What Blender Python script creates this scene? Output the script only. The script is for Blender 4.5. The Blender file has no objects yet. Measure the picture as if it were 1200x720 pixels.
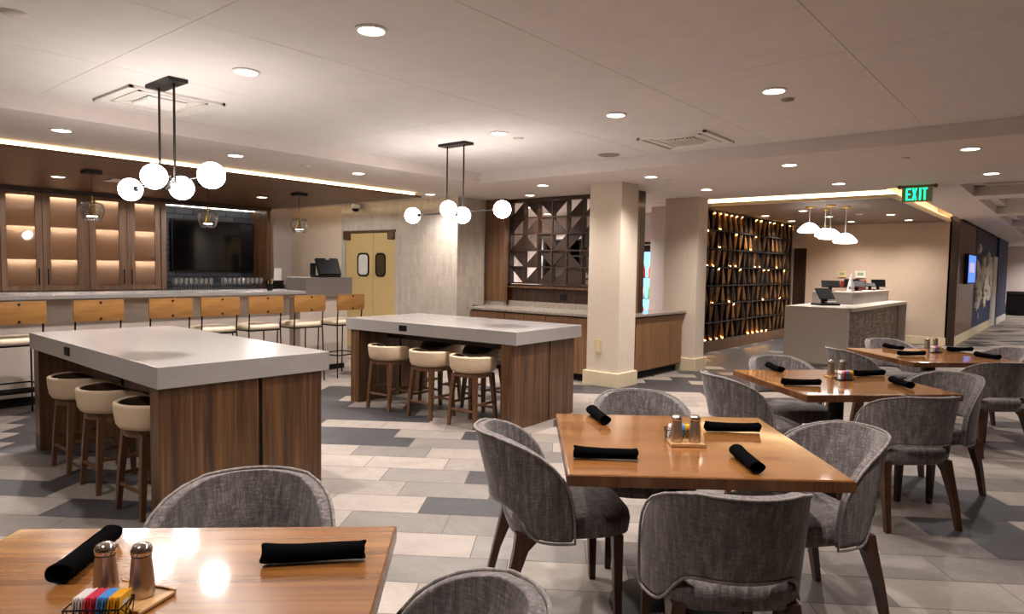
import bpy, bmesh, math, random
from mathutils import Vector, Matrix
random.seed(7)
PI = math.pi
sin, cos, rad = math.sin, math.cos, math.radians
SC = bpy.context.scene
C = SC.collection

# ------------------------------------------------------------------ materials
def lin(h):
    h = h.lstrip('#')
    o = []
    for i in (0, 2, 4):
        v = int(h[i:i+2], 16) / 255
        o.append(v/12.92 if v <= .04045 else ((v+.055)/1.055)**2.4)
    return tuple(o) + (1,)

def newmat(name):
    m = bpy.data.materials.new(name); m.use_nodes = True
    nt = m.node_tree; b = nt.nodes['Principled BSDF']
    return m, nt, b

def setp(b, **k):
    for a, v in k.items():
        b.inputs[a.replace('_', ' ')].default_value = v

def texco(nt, scale=(1, 1, 1), rot=(0, 0, 0), kind='Object'):
    t = nt.nodes.new('ShaderNodeTexCoord'); mp = nt.nodes.new('ShaderNodeMapping')
    mp.inputs['Scale'].default_value = scale; mp.inputs['Rotation'].default_value = rot
    nt.links.new(t.outputs[kind], mp.inputs['Vector']); return mp.outputs['Vector']

def noise(nt, vec, scale, detail=4, rough=.55, dist=0):
    n = nt.nodes.new('ShaderNodeTexNoise'); n.inputs['Scale'].default_value = scale
    n.inputs['Detail'].default_value = detail; n.inputs['Roughness'].default_value = rough
    n.inputs['Distortion'].default_value = dist
    nt.links.new(vec, n.inputs['Vector']); return n.outputs['Fac']

def ramp(nt, fac, stops):
    r = nt.nodes.new('ShaderNodeValToRGB'); e = r.color_ramp.elements
    while len(e) < len(stops): e.new(.5)
    for i, (p, c) in enumerate(stops): e[i].position = p; e[i].color = lin(c)
    nt.links.new(fac, r.inputs['Fac']); return r.outputs['Color']

def bump(nt, b, fac, strength=.2, dist=.01):
    n = nt.nodes.new('ShaderNodeBump'); n.inputs['Strength'].default_value = strength
    n.inputs['Distance'].default_value = dist
    nt.links.new(fac, n.inputs['Height']); nt.links.new(n.outputs['Normal'], b.inputs['Normal'])

def mixc(nt, a, b2, f, mode='MIX'):
    m = nt.nodes.new('ShaderNodeMix'); m.data_type = 'RGBA'; m.blend_type = mode
    if isinstance(f, (int, float)): m.inputs[0].default_value = f
    else: nt.links.new(f, m.inputs[0])
    for s, v in ((m.inputs[6], a), (m.inputs[7], b2)):
        if isinstance(v, str): s.default_value = lin(v)
        else: nt.links.new(v, s)
    return m.outputs[2]

def plain(name, col, rough=.6, metal=0, var=.06, scale=6, **k):
    m, nt, b = newmat(name)
    h = lin(col)
    f = noise(nt, texco(nt), scale, 3)
    r = nt.nodes.new('ShaderNodeValToRGB'); e = r.color_ramp.elements
    e[0].position = .3; e[1].position = .7
    e[0].color = tuple(max(0, c*(1-var)) for c in h[:3]) + (1,)
    e[1].color = tuple(min(1, c*(1+var)) for c in h[:3]) + (1,)
    nt.links.new(f, r.inputs['Fac']); nt.links.new(r.outputs['Color'], b.inputs['Base Color'])
    setp(b, Roughness=rough, Metallic=metal, **k)
    return m

def wood(name, dark, mid, light, axis='z', scale=1., rough=.4, coat=0., streak=14., rot=(0, 0, 0)):
    m, nt, b = newmat(name)
    s = {'x': (.5, streak, streak), 'y': (streak, .5, streak), 'z': (streak, streak, .5)}[axis]
    v = texco(nt, tuple(q*scale for q in s), rot)
    f1 = noise(nt, v, 1.0, 5, .6, .4)
    s2 = {'x': (2, streak*8, streak*8), 'y': (streak*8, 2, streak*8), 'z': (streak*8, streak*8, 2)}[axis]
    f2 = noise(nt, texco(nt, tuple(q*scale for q in s2), rot), 1., 3)
    c = ramp(nt, f1, [(.28, dark), (.5, mid), (.74, light)])
    c2 = mixc(nt, c, ramp(nt, f2, [(.35, '#8a8a8a'), (.6, '#ffffff')]), .35, 'MULTIPLY')
    nt.links.new(c2, b.inputs['Base Color'])
    setp(b, Roughness=rough)
    b.inputs['Coat Weight'].default_value = coat; b.inputs['Coat Roughness'].default_value = .06
    bump(nt, b, f2, .05, .002)
    return m

def stone(name, base, speck, rough=.3, sc=220, amt=(.5, .75), vein=None):
    m, nt, b = newmat(name)
    v = texco(nt)
    f = noise(nt, v, sc, 2, .5)
    c = ramp(nt, f, [(amt[0], base), (amt[1], speck)])
    f2 = noise(nt, v, 5, 4, .6, 1.2)
    c = mixc(nt, c, ramp(nt, f2, [(.3, '#f6f6f6'), (.65, '#ffffff')]), .5, 'MULTIPLY')
    if vein:
        f3 = noise(nt, v, 2.2, 8, .6, 2.5)
        c = mixc(nt, c, vein, ramp(nt, f3, [(.485, '#000000'), (.5, '#5a5a5a'), (.515, '#000000')]))
    nt.links.new(c, b.inputs['Base Color']); setp(b, Roughness=rough)
    return m

def fabric(name, c1, c2, c3):
    m, nt, b = newmat(name)
    fa = noise(nt, texco(nt, (230, 230, 14)), 1, 3, .6)
    fb = noise(nt, texco(nt, (26, 26, 260)), 1, 3, .6)
    fc = noise(nt, texco(nt, (60, 60, 5)), 1, 2, .5)
    add = nt.nodes.new('ShaderNodeMath'); add.operation = 'ADD'
    nt.links.new(fa, add.inputs[0]); nt.links.new(fb, add.inputs[1])
    a2 = nt.nodes.new('ShaderNodeMath'); a2.operation = 'ADD'
    nt.links.new(add.outputs[0], a2.inputs[0]); nt.links.new(fc, a2.inputs[1])
    d = nt.nodes.new('ShaderNodeMath'); d.operation = 'MULTIPLY'; d.inputs[1].default_value = 1/3
    nt.links.new(a2.outputs[0], d.inputs[0])
    nt.links.new(ramp(nt, d.outputs[0], [(.36, c1), (.5, c2), (.63, c3)]), b.inputs['Base Color'])
    setp(b, Roughness=.95); b.inputs['Sheen Weight'].default_value = .25
    bump(nt, b, d.outputs[0], .35, .003)
    return m

def emit(name, col, strength):
    m = bpy.data.materials.new(name); m.use_nodes = True; nt = m.node_tree; nt.nodes.clear()
    e = nt.nodes.new('ShaderNodeEmission'); o = nt.nodes.new('ShaderNodeOutputMaterial')
    e.inputs['Color'].default_value = lin(col); e.inputs['Strength'].default_value = strength
    nt.links.new(e.outputs[0], o.inputs[0]); return m

def thin_glass(name, tint='#ffffff', rough=.02, ior=1.45, haze=0., hcol='#e8d8c8', base=.06):
    m = bpy.data.materials.new(name); m.use_nodes = True; nt = m.node_tree; nt.nodes.clear()
    t = nt.nodes.new('ShaderNodeBsdfTransparent'); t.inputs['Color'].default_value = lin(tint)
    g = nt.nodes.new('ShaderNodeBsdfGlossy'); g.inputs['Roughness'].default_value = rough
    lw = nt.nodes.new('ShaderNodeLayerWeight'); lw.inputs['Blend'].default_value = .5
    pw_ = nt.nodes.new('ShaderNodeMath'); pw_.operation = 'POWER'; pw_.inputs[1].default_value = 1.6; nt.links.new(lw.outputs['Facing'], pw_.inputs[0])
    f = nt.nodes.new('ShaderNodeMath'); f.operation = 'MULTIPLY_ADD'; f.inputs[1].default_value = min(.9, ior-.95); f.inputs[2].default_value = base; nt.links.new(pw_.outputs[0], f.inputs[0])
    mx = nt.nodes.new('ShaderNodeMixShader'); o = nt.nodes.new('ShaderNodeOutputMaterial')
    nt.links.new(f.outputs[0], mx.inputs[0])
    if haze:
        d = nt.nodes.new('ShaderNodeBsdfTranslucent'); d.inputs['Color'].default_value = lin(hcol)
        m2 = nt.nodes.new('ShaderNodeMixShader'); m2.inputs[0].default_value = haze
        nt.links.new(t.outputs[0], m2.inputs[1]); nt.links.new(d.outputs[0], m2.inputs[2])
        nt.links.new(m2.outputs[0], mx.inputs[1])
    else: nt.links.new(t.outputs[0], mx.inputs[1])
    nt.links.new(g.outputs[0], mx.inputs[2]); nt.links.new(mx.outputs[0], o.inputs[0])
    return m

def tiles(name, c1, c2, mortar, w, h, gap=.004, off=.5, rough=.4, plane='yz', bumpy=.3, var=1.):
    """rectangular tiles on a vertical plane; w, h in metres"""
    m, nt, b = newmat(name)
    t = nt.nodes.new('ShaderNodeTexCoord'); s = nt.nodes.new('ShaderNodeSeparateXYZ'); cb = nt.nodes.new('ShaderNodeCombineXYZ')
    nt.links.new(t.outputs['Object'], s.inputs[0])
    if plane == 'zy': o = (2, 1)
    elif plane == 'zx': o = (2, 0)
    elif plane == 'xz': o = (0, 2)
    else: o = (1, 2)
    nt.links.new(s.outputs[o[0]], cb.inputs[0]); nt.links.new(s.outputs[o[1]], cb.inputs[1])
    br = nt.nodes.new('ShaderNodeTexBrick'); nt.links.new(cb.outputs[0], br.inputs['Vector'])
    br.inputs['Color1'].default_value = lin(c1); br.inputs['Color2'].default_value = lin(c2); br.inputs['Mortar'].default_value = lin(mortar)
    br.inputs['Scale'].default_value = 1; br.inputs['Mortar Size'].default_value = gap
    br.inputs['Brick Width'].default_value = w; br.inputs['Row Height'].default_value = h
    br.offset = off
    f = noise(nt, texco(nt), 9, 4)
    c = mixc(nt, br.outputs['Color'], ramp(nt, f, [(.3, '#dadada'), (.7, '#ffffff')]), .45*var, 'MULTIPLY')
    nt.links.new(c, b.inputs['Base Color']); setp(b, Roughness=rough)
    bump(nt, b, f, bumpy, .01)
    return m

M = {}
M['ceil'] = plain('ceiling_paint', '#ddd6d2', .9, var=.03)
M['soffit'] = plain('soffit_paint', '#d6cbc5', .9, var=.03)
M['gap'] = plain('joint_shadow_gap', '#6a5f57', .9)
M['wallpaper'] = fabric('beige_woven_wallpaper', '#b6a18c', '#bda893', '#c4b09c')
M['beige_wall'] = plain('warm_beige_wall_paint', '#d8c6b0', .8, var=.03)
M['white_wall'] = plain('white_wall_paint', '#c8bcb8', .85, var=.03)
M['column'] = fabric('cream_column_cover', '#cbbba8', '#d0c1ae', '#d5c7b5')
M['trim_cream'] = plain('cream_trim_paint', '#d6c6a6', .5, var=.03)
M['walnut'] = wood('walnut_veneer', '#382312', '#5d3e23', '#845c37', 'z', 1.6, .42, .15)
M['walnut_edge'] = wood('walnut_edge', '#4d3421', '#6f4d33', '#866244', 'z', 1, .42, .1)
M['walnut_dark'] = wood('dark_walnut', '#22140c', '#36200f', '#4a2d18', 'z', 1, .4, .1)
M['walnut_mid'] = wood('bar_walnut', '#5e4433', '#7d5d45', '#957257', 'z', 1.2, .5)
M['zebra'] = wood('buffet_walnut', '#6b4a30', '#86603f', '#9c7550', 'z', 2.2, .5)
M['ceil_wood'] = wood('ceiling_wood_planks', '#4a3220', '#6b4a2e', '#84603e', 'x', .6, .45, .0)
M['leg_wood'] = wood('dark_chair_leg_wood', '#2c190e', '#432817', '#58371f', 'z', 1, .4, .1)
M['stool_wood'] = wood('stool_leg_wood', '#4a2e1c', '#65432a', '#7a5436', 'z', 1, .45, .1)
M['table_top'] = wood('honey_oak_table_top', '#6d4424', '#8b5b2e', '#a37542', 'x', .75, .22, .7, 11)
M['table_edge'] = wood('table_edge_wood', '#4a2b17', '#674023', '#7d5330', 'z', 1.2, .3, .3)
M['tray_wood'] = wood('pale_tray_wood', '#a87c4c', '#bd9060', '#caa274', 'x', 2, .4)
M['quartz'] = stone('grey_quartz', '#a09b98', '#b3aeab', .2)
M['bar_stone'] = stone('grey_bar_stone', '#8e8a88', '#a8a4a2', .25)
M['granite'] = stone('speckled_granite', '#7a7068', '#b0a596', .2, 90, (.4, .65))
M['desk_stone'] = stone('veined_desk_stone', '#c6bdb1', '#cec6bb', .35, 200, vein='#d6cfc5')
M['ledge_stone'] = stone('grey_ledge_stone', '#817a75', '#8d8681', .35)
M['laminate'] = plain('grey_laminate', '#77706c', .5, var=.03)
M['bar_front'] = plain('bar_front_panel', '#c6b9ae', .6, var=.03)
M['black_metal'] = plain('black_metal', '#16130f', .45, .6)
M['black'] = plain('black_plastic', '#060607', .5, Specular_IOR_Level=.25)
M['matte_black'] = plain('matte_black', '#090909', .9)
M['fixture'] = plain('dark_bronze_fixture', '#2a2522', .45, .5)
M['brass'] = plain('brass', '#c9a04a', .3, 1)
M['steel'] = plain('brushed_steel', '#b8aba0', .3, .95, scale=40)
M['chrome'] = plain('polished_chrome', '#d8d2cc', .12, 1)
M['fabric'] = fabric('grey_tweed', '#393331', '#5d5553', '#857c79')
M['piping'] = fabric('grey_piping', '#55504e', '#79716d', '#9a918d')
M['cream_leather'] = plain('cream_leather', '#cdb598', .5, var=.04, scale=12)
M['seat_cream'] = plain('cream_seat_vinyl', '#d9c8b0', .45, var=.04)
M['brown_leather'] = plain('dark_brown_leather', '#4c392b', .45, var=.1, scale=10)
M['tan'] = wood('tan_saddle_leather', '#8e6230', '#a0713b', '#ab7d46', 'x', .5, .45, 0, 6)
M['napkin'] = plain('black_napkin_cloth', '#050506', 1., var=.2, scale=60, Specular_IOR_Level=.03)
M['paper_white'] = plain('white_paper', '#e6e1e0', .7)
M['paper_pink'] = plain('pink_paper', '#d8415c', .6)
M['paper_blue'] = plain('blue_paper', '#5c9bdc', .6)
M['paper_yellow'] = plain('yellow_paper', '#e8b52c', .6)
M['door_paint'] = plain('yellow_cream_door_paint', '#cdb27a', .45, var=.03)
M['bronze'] = plain('bronze_bracket', '#6b5640', .4, .6)
M['window_white'] = plain('lit_white_beyond', '#d9d6d0', .6)
M['window_dark'] = plain('olive_dark_pane', '#4a4126', .25)
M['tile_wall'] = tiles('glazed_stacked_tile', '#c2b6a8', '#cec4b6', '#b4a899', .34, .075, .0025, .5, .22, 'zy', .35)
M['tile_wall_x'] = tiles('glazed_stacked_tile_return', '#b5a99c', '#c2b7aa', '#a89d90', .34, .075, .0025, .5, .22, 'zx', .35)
M['dark_tile'] = tiles('dark_blue_grey_brick_tile', '#363a44', '#50555f', '#24272d', .3, .09, .006, .5, .2, 'xz', .5)
M['screen_off'] = plain('dark_television_glass', '#050507', .08)
M['cab_inside'] = plain('cabinet_cream_interior', '#e2d0bf', .7, var=.03)
M['frost'] = thin_glass('cabinet_glass', '#fbeede', .03, 1.5, .7)
M['glass'] = thin_glass('clear_glass', '#fdfeff', .02, 1.6)
M['glassware'] = thin_glass('glint_hazed_glassware', '#f4f6fa', .15, 1.6, .4, '#f2f6ff', .35)  # white haze and raised gloss stand in for bright reflections on the glasses
M['gold'] = plain('aged_gold', '#7f5424', .4, .3, var=.3, scale=4)
M['gold_dark'] = plain('dark_bronze_gold', '#3f2916', .4, .3, var=.3, scale=4)
M['rail_dark'] = plain('blackened_bronze', '#20150c', .7, .1)
M['fin_brown'] = wood('lattice_panel_wood', '#1d1109', '#2d1b0e', '#3d2614', 'z', 1, .7)
M['navy'] = plain('navy_wall', '#2b3a5c', .7)
M['art_white'] = plain('white_wood_relief', '#d2cabc', .7, var=.25, scale=14)
M['globe'] = emit('white_globe_glow', '#fff7f1', 28)
M['led'] = emit('warm_led_strip', '#ffdca6', 9)
M['led_dim'] = emit('cabinet_led', '#ffe9d6', 10)
M['led_white'] = emit('niche_led', '#fff0dc', 9)
M['lens'] = emit('downlight_lens', '#fff2e2', 14)
M['bulb'] = emit('tiny_warm_bulb', '#ffb258', 700)
M['milk'] = emit('opal_pendant_glow', '#fff8f2', 5)
M['pend_lens'] = emit('pendant_lamp_lens', '#f4f6ff', 16)
M['exit_green'] = emit('exit_green_glow', '#18e08a', 3.2)
M['exit_plate'] = plain('exit_sign_plate', '#8c9a72', .3)
M['tv_on'] = emit('blue_screen_glow', '#5d86e8', 1.3)
M['tv_band'] = emit('pale_screen_band', '#b9a8c8', 1.1)
M['cooler'] = emit('cooler_light', '#7fd0ff', 2.2)
M['pot'] = plain('printed_label', '#d8a21c', .5)
M['ceramic'] = plain('white_plastic', '#d8d4cf', .4)
M['trim_white'] = plain('white_trim', '#e2dcd6', .6)
M['beige_plate'] = plain('ivory_plate', '#cdb98a', .5)
M['red'] = plain('red_plastic', '#7c1e1c', .5)

# ------------------------------------------------------------------ geometry collector
class MB:
    def __init__(s): s.bm = bmesh.new()
    def _add(s, t, mat=None, mi=0):
        if mat is not None: bmesh.ops.transform(t, matrix=mat, verts=t.verts)
        for f in t.faces: f.material_index = mi
        me = bpy.data.meshes.new('t'); t.to_mesh(me); t.free(); s.bm.from_mesh(me); bpy.data.meshes.remove(me)
    def box(s, lo, hi, bev=0, seg=2, mat=None, mi=0):
        t = bmesh.new(); bmesh.ops.create_cube(t, size=1)
        sz = [hi[i]-lo[i] for i in range(3)]; c = [(hi[i]+lo[i])/2 for i in range(3)]
        bmesh.ops.transform(t, matrix=Matrix.Translation(c) @ Matrix.Diagonal(sz+[1]), verts=t.verts)
        if bev: bmesh.ops.bevel(t, geom=t.edges[:], offset=min(bev, min(sz)*.49), segments=seg, profile=.5, affect='EDGES')
        s._add(t, mat, mi); return s
    def loft(s, rings, cap=True, mat=None, closed=False, mi=0):
        t = bmesh.new(); R = [[t.verts.new(p) for p in r] for r in rings]
        n = len(R[0]); L = len(R)
        for i in range(L if closed else L-1):
            a, b = R[i], R[(i+1) % L]
            for j in range(n): t.faces.new((a[j], a[(j+1) % n], b[(j+1) % n], b[j]))
        if cap and not closed:
            t.faces.new(list(reversed(R[0]))); t.faces.new(R[-1])
        bmesh.ops.recalc_face_normals(t, faces=t.faces[:]); s._add(t, mat, mi); return s
    def lathe(s, prof, n=24, at=(0, 0, 0), mat=None, cap=True, mi=0):
        rings = [[(at[0]+r*cos(2*PI*j/n), at[1]+r*sin(2*PI*j/n), at[2]+z) for j in range(n)] for r, z in prof]
        return s.loft(rings, cap, mat, mi=mi)
    def cyl(s, p0, p1, r0, r1=None, n=16, mi=0):
        return s.tube([p0, p1], r0, n, r1, mi=mi)
    def tube(s, pts, r, n=10, r1=None, closed=False, mi=0):
        pts = [Vector(p) for p in pts]; rings = []; N = len(pts); up = None
        for i, p in enumerate(pts):
            if closed: d = (pts[(i+1) % N]-pts[i-1])
            else: d = pts[min(i+1, N-1)]-pts[max(i-1, 0)]
            d = d.normalized()
            if up is None:
                up = Vector((0, 0, 1)) if abs(d.z) < .9 else Vector((1, 0, 0))
            x = d.cross(up).normalized(); y = x.cross(d).normalized(); up = y
            rr = r if r1 is None else r+(r1-r)*i/max(1, N-1)
            rings.append([p+x*(rr*cos(2*PI*j/n))+y*(rr*sin(2*PI*j/n)) for j in range(n)])
        return s.loft(rings, True, None, closed, mi)
    def prism(s, poly, d, mat=None, mi=0):
        """poly in xy, extruded 0..d in z, then transformed"""
        t = bmesh.new(); a = [t.verts.new((p[0], p[1], 0)) for p in poly]; b = [t.verts.new((p[0], p[1], d)) for p in poly]
        n = len(poly); t.faces.new(list(reversed(a))); t.faces.new(b)
        for j in range(n): t.faces.new((a[j], a[(j+1) % n], b[(j+1) % n], b[j]))
        bmesh.ops.recalc_face_normals(t, faces=t.faces[:]); s._add(t, mat, mi); return s
    def grid(s, P, mat=None):
        t = bmesh.new(); V = [[t.verts.new(p) for p in r] for r in P]
        for i in range(len(V)-1):
            for j in range(len(V[0])-1): t.faces.new((V[i][j], V[i][j+1], V[i+1][j+1], V[i+1][j]))
        s._add(t, mat); return s
    def sphere(s, c, r, n=24, m=14, sz=1.):
        prof = [(max(r*sin(PI*k/m), r*.02), -r*cos(PI*k/m)*sz) for k in range(m+1)]
        return s.lathe(prof, n, c)

def obj(name, mb, mat, parent=None, loc=None, rot=None, smooth=None, mods=()):
    me = bpy.data.meshes.new(name); mb.bm.to_mesh(me); mb.bm.free()
    for m in (mat if isinstance(mat, (list, tuple)) else [mat]): me.materials.append(m)
    if smooth is not None:
        for p in me.polygons: p.use_smooth = True
        if smooth < 179: me.set_sharp_from_angle(angle=rad(smooth))
    o = bpy.data.objects.new(name, me); C.objects.link(o)
    if loc: o.location = loc
    if rot: o.rotation_euler = rot
    if parent: o.parent = parent
    for m in mods:
        md = o.modifiers.new(m[0], m[0])
        for k, v in m[1].items(): setattr(md, k, v)
    return o
SUB1 = ('SUBSURF', dict(levels=1, render_levels=1))
SUB2 = ('SUBSURF', dict(levels=1, render_levels=2))

def tag(o, label, cat, group=None):
    o['label'] = label; o['category'] = cat
    if group: o['group'] = group
    return o
def thing(name, label, cat, loc=(0, 0, 0), rz=0, group=None):
    o = bpy.data.objects.new(name, None); C.objects.link(o)
    o.location = loc; o.rotation_euler = (0, 0, rz); o.empty_display_size = .1
    return tag(o, label, cat, group)
def struct(name, mb, mat, parent=None, smooth=None):
    o = obj(name, mb, mat, parent, smooth=smooth)
    if parent is None: o['kind'] = 'structure'
    return o
def sgroup(name):
    o = bpy.data.objects.new(name, None); C.objects.link(o); o['kind'] = 'structure'; return o
def dup(root, loc, rz=0, label=None, group=None, scale=None):
    r = root.copy(); C.objects.link(r); r.location = loc; r.rotation_euler = (0, 0, rz)
    if scale: r.scale = scale
    if label: r['label'] = label
    if group: r['group'] = group
    for ch in list(root.children):
        c = ch.copy(); C.objects.link(c); c.parent = r
        for g in list(ch.children):
            d = g.copy(); C.objects.link(d); d.parent = c
    return r
def ring(a, b, n, e, z, cx=0, cy=0):
    o = []
    for j in range(n):
        t = 2*PI*j/n; c, s = cos(t), sin(t)
        o.append((cx+a*math.copysign(abs(c)**(2/e), c), cy+b*math.copysign(abs(s)**(2/e), s), z))
    return o
def sq(cx, cy, z, a, b=None):
    b = a if b is None else b
    return [(cx-a, cy-b, z), (cx+a, cy-b, z), (cx+a, cy+b, z), (cx-a, cy+b, z)]
def B(lo, hi, bev=0, **k): return MB().box(lo, hi, bev, **k)
def spot(parent, loc, power, size=rad(110), blend=1., col=(1, .915, .865), radius=.045, aim=None):
    l = bpy.data.lights.new('lamp_light', 'SPOT'); l.energy = power; l.spot_size = size; l.spot_blend = blend
    l.color = col; l.shadow_soft_size = radius
    o = bpy.data.objects.new('lamp_light', l); C.objects.link(o); o.location = loc
    if parent: o.parent = parent
    if aim: o.rotation_euler = Vector(aim).to_track_quat('-Z', 'Y').to_euler()
    return o
def area(loc, sx, sy, power, rot=(0, 0, 0), col=(1, .82, .6), parent=None):
    l = bpy.data.lights.new('lamp_light', 'AREA'); l.shape = 'RECTANGLE'; l.size = sx; l.size_y = sy; l.energy = power; l.color = col
    o = bpy.data.objects.new('lamp_light', l); C.objects.link(o); o.location = loc; o.rotation_euler = rot
    if parent: o.parent = parent
    return o
# ------------------------------------------------------------------ camera
H = 1.5; FPX = 793.
def camaxes(yaw=rad(50.21), pit=rad(-3.28), rol=rad(.97)):
    f = Vector((sin(yaw)*cos(pit), cos(yaw)*cos(pit), sin(pit))); r = Vector((cos(yaw), -sin(yaw), 0)); u = r.cross(f)
    return cos(rol)*r+sin(rol)*u, -sin(rol)*r+cos(rol)*u, f
CR, CU, CF = camaxes()
cam = bpy.data.cameras.new('camera'); cam.sensor_width = 36; cam.lens = FPX/1200*36; cam.clip_start = .05; cam.clip_end = 200
camo = bpy.data.objects.new('camera', cam); C.objects.link(camo)
camo.matrix_world = Matrix(((CR.x, CU.x, -CF.x, 0), (CR.y, CU.y, -CF.y, 0), (CR.z, CU.z, -CF.z, H), (0, 0, 0, 1)))
SC.camera = camo
def proj(x, y, z):
    v = Vector((x, y, z-H)); c = v.dot(CF)
    return (600+FPX*v.dot(CR)/c, 360-FPX*v.dot(CU)/c) if c > .3 else (-9999, -9999)

# ------------------------------------------------------------------ floor: large stone-look tiles in a running bond turned from the walls
FA = rad(54.3); ax = Vector((cos(FA), -sin(FA), 0)); bx = Vector((sin(FA), cos(FA), 0))
TW, TL = .298, .6
def tile_mat(name, c1, c2, vein):
    m, nt, b = newmat(name); v = texco(nt)
    f = noise(nt, v, 2.2, 7, .62, 1.4); f3 = noise(nt, v, 2.6, 7, .6, 3)
    c = ramp(nt, f, [(.3, c1), (.7, c2)])
    c = mixc(nt, c, vein, ramp(nt, f3, [(.475, '#000000'), (.5, '#8c8c8c'), (.525, '#000000')]))
    nt.links.new(c, b.inputs['Base Color']); setp(b, Roughness=.42); bump(nt, b, f, .06, .01); return m
def shade(h, k): return '#'+''.join('%02x' % max(0, min(255, round(int(h[i:i+2], 16)*k))) for i in (1, 3, 5))
tmats = []
for nm, c1, c2, vn in (('pale', '#90867d', '#a2988f', '#b6aca4'), ('beige', '#857c74', '#968c84', '#aba199'), ('grey', '#6c6661', '#7d7671', '#958e88'), ('charcoal', '#353436', '#424144', '#514f52')):
    for k in (1., .95, 1.05): tmats.append(tile_mat(nm+'_stone_tile', shade(c1, k), shade(c2, k), vn))
tmats.append(plain('tile_grout', '#655d56', .9))
def inside(p, poly):
    x, y = p; r = False
    for i in range(len(poly)):
        (x1, y1), (x2, y2) = poly[i], poly[i-1]
        if (y1 > y) != (y2 > y) and x < (x2-x1)*(y-y1)/(y2-y1)+x1: r = not r
    return r
def flr(px, py):
    d = CR*((px-600)/FPX)-CU*((py-360)/FPX)+CF; t = -H/d.z; return d.x*t, d.y*t
# charcoal areas of the floor (plan outlines in metres)
DARKP = [[(0, 488), (300, 459), (412, 457), (412, 476), (470, 478), (560, 500), (520, 496), (440, 494), (463, 511), (455, 521), (375, 519), (300, 522), (46, 538), (0, 541)],
         [(640, 430), (700, 455), (826, 436), (826, 414), (925, 392), (917, 425), (985, 432), (1000, 440), (900, 458), (830, 455), (822, 463), (700, 463), (645, 455)]]
DARKP = [[flr(*q) for q in p] for p in DARKP]
DARK1 = [flr(*q) for q in ((75, 597), (18, 571), (512, 597), (590, 577), (1170, 645), (1160, 601), (150, 566), (660, 590), (660, 500), (545, 512), (1010, 562), (1180, 512), (700, 600), (640, 565), (1090, 570))]
MID1 = [flr(*q) for q in ((15, 610), (430, 620), (1060, 610), (1075, 660), (980, 690), (1130, 670), (560, 610), (470, 560))]
WHITE1 = [flr(*q) for q in ((340, 454), (385, 525), (303, 509), (813, 447), (850, 437), (822, 461), (1185, 590), (430, 499), (20, 640))]
def floor_mesh():
    fl = MB(); rnd = random.Random(11)
    t = bmesh.new(); g = .0024
    def tid(p):
        a = p[0]*ax.x+p[1]*ax.y; b = p[0]*bx.x+p[1]*bx.y; k = math.floor((b-3.99)/TW)
        return math.floor((a-.36+.2*k)/TL), k
    D = {tid(p) for p in DARK1}; W = {tid(p) for p in WHITE1}; Md = {tid(p) for p in MID1}
    for k in range(-42, 95):
        for i in range(-50, 65):
            a0 = .36-.2*k+i*TL; b0 = 3.99+k*TW
            c = ax*(a0+TL/2)+bx*(b0+TW/2)
            if not (-4.6 < c.x < 34.5 and -4.8 < c.y < 12.9): continue
            q = rnd.random(); mi = 0 if q < .25 else 1 if q < .68 else 2 if q < .93 else 3
            if mi == 3 and c.y > 2.2 and c.x < 4: mi = 1
            if c.x > 16 and q > .6: mi = 3 if q > .82 else 2
            if any(inside((c.x, c.y), p) for p in DARKP): mi = 3
            if (i, k) in D: mi = 3
            if (i, k) in Md: mi = 2
            if (i, k) in W: mi = 0
            vs = [t.verts.new(ax*(a0+u)+bx*(b0+w)) for u, w in ((g, g), (TL-g, g), (TL-g, TW-g), (g, TW-g))]
            f = t.faces.new(vs); f.material_index = mi*3+rnd.choice((0, 1, 2))
            if f.normal.z < 0: f.normal_flip()
    bmesh.ops.recalc_face_normals(t, faces=t.faces[:])
    for f in t.faces:
        f.normal_update()
        if f.normal.z < 0: f.normal_flip()
    _m = bpy.data.meshes.new('t'); t.to_mesh(_m); t.free(); fl.bm.from_mesh(_m)
    fl.box((-5, -5, -.12), (35, 13, -.0015), mi=12)
    # keep material indices written above
    return fl
_f = MB(); _src = floor_mesh()
me = bpy.data.meshes.new('floor'); _src.bm.to_mesh(me); _src.bm.free()
for m in tmats: me.materials.append(m)
fo = bpy.data.objects.new('floor', me); C.objects.link(fo); fo['kind'] = 'structure'

# ------------------------------------------------------------------ ceilings
ce = MB(); g = .0035
ys = [1.03+1.236*k for k in range(-5, 5)]; xs = [1.655+2.44*k for k in range(-3, 4)]
ys = [-5]+[y for y in ys if -4.9 < y < 6]+[6.06]; xs = [-5]+[x for x in xs if -4.9 < x < 6.5]+[6.6]
for i in range(len(xs)-1):
    for j in range(len(ys)-1): ce.box((xs[i]+g/2, ys[j]+g/2, 2.73), (xs[i+1]-g/2, ys[j+1]-g/2, 2.75))
struct('ceiling', ce, M['ceil'])
struct('ceiling', B((-5, -5, 2.751), (6.7, 6.2, 2.8)), M['gap'])
so = MB().box((-5, 6.03, 2.6), (9.9, 12.6, 2.95)).box((6.55, -5, 2.6), (9.75, 6.03, 2.95)).box((9.75, 1.95, 2.6), (9.9, 6.03, 2.95)).box((9.9, 5.32, 2.6), (12, 12.6, 2.95))
struct('ceiling', so, M['soffit'])
struct('ceiling', B((9.9, 1.95, 2.95), (17.2, 5.32, 3.05)), M['soffit'])       # recess above the front desk
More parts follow.
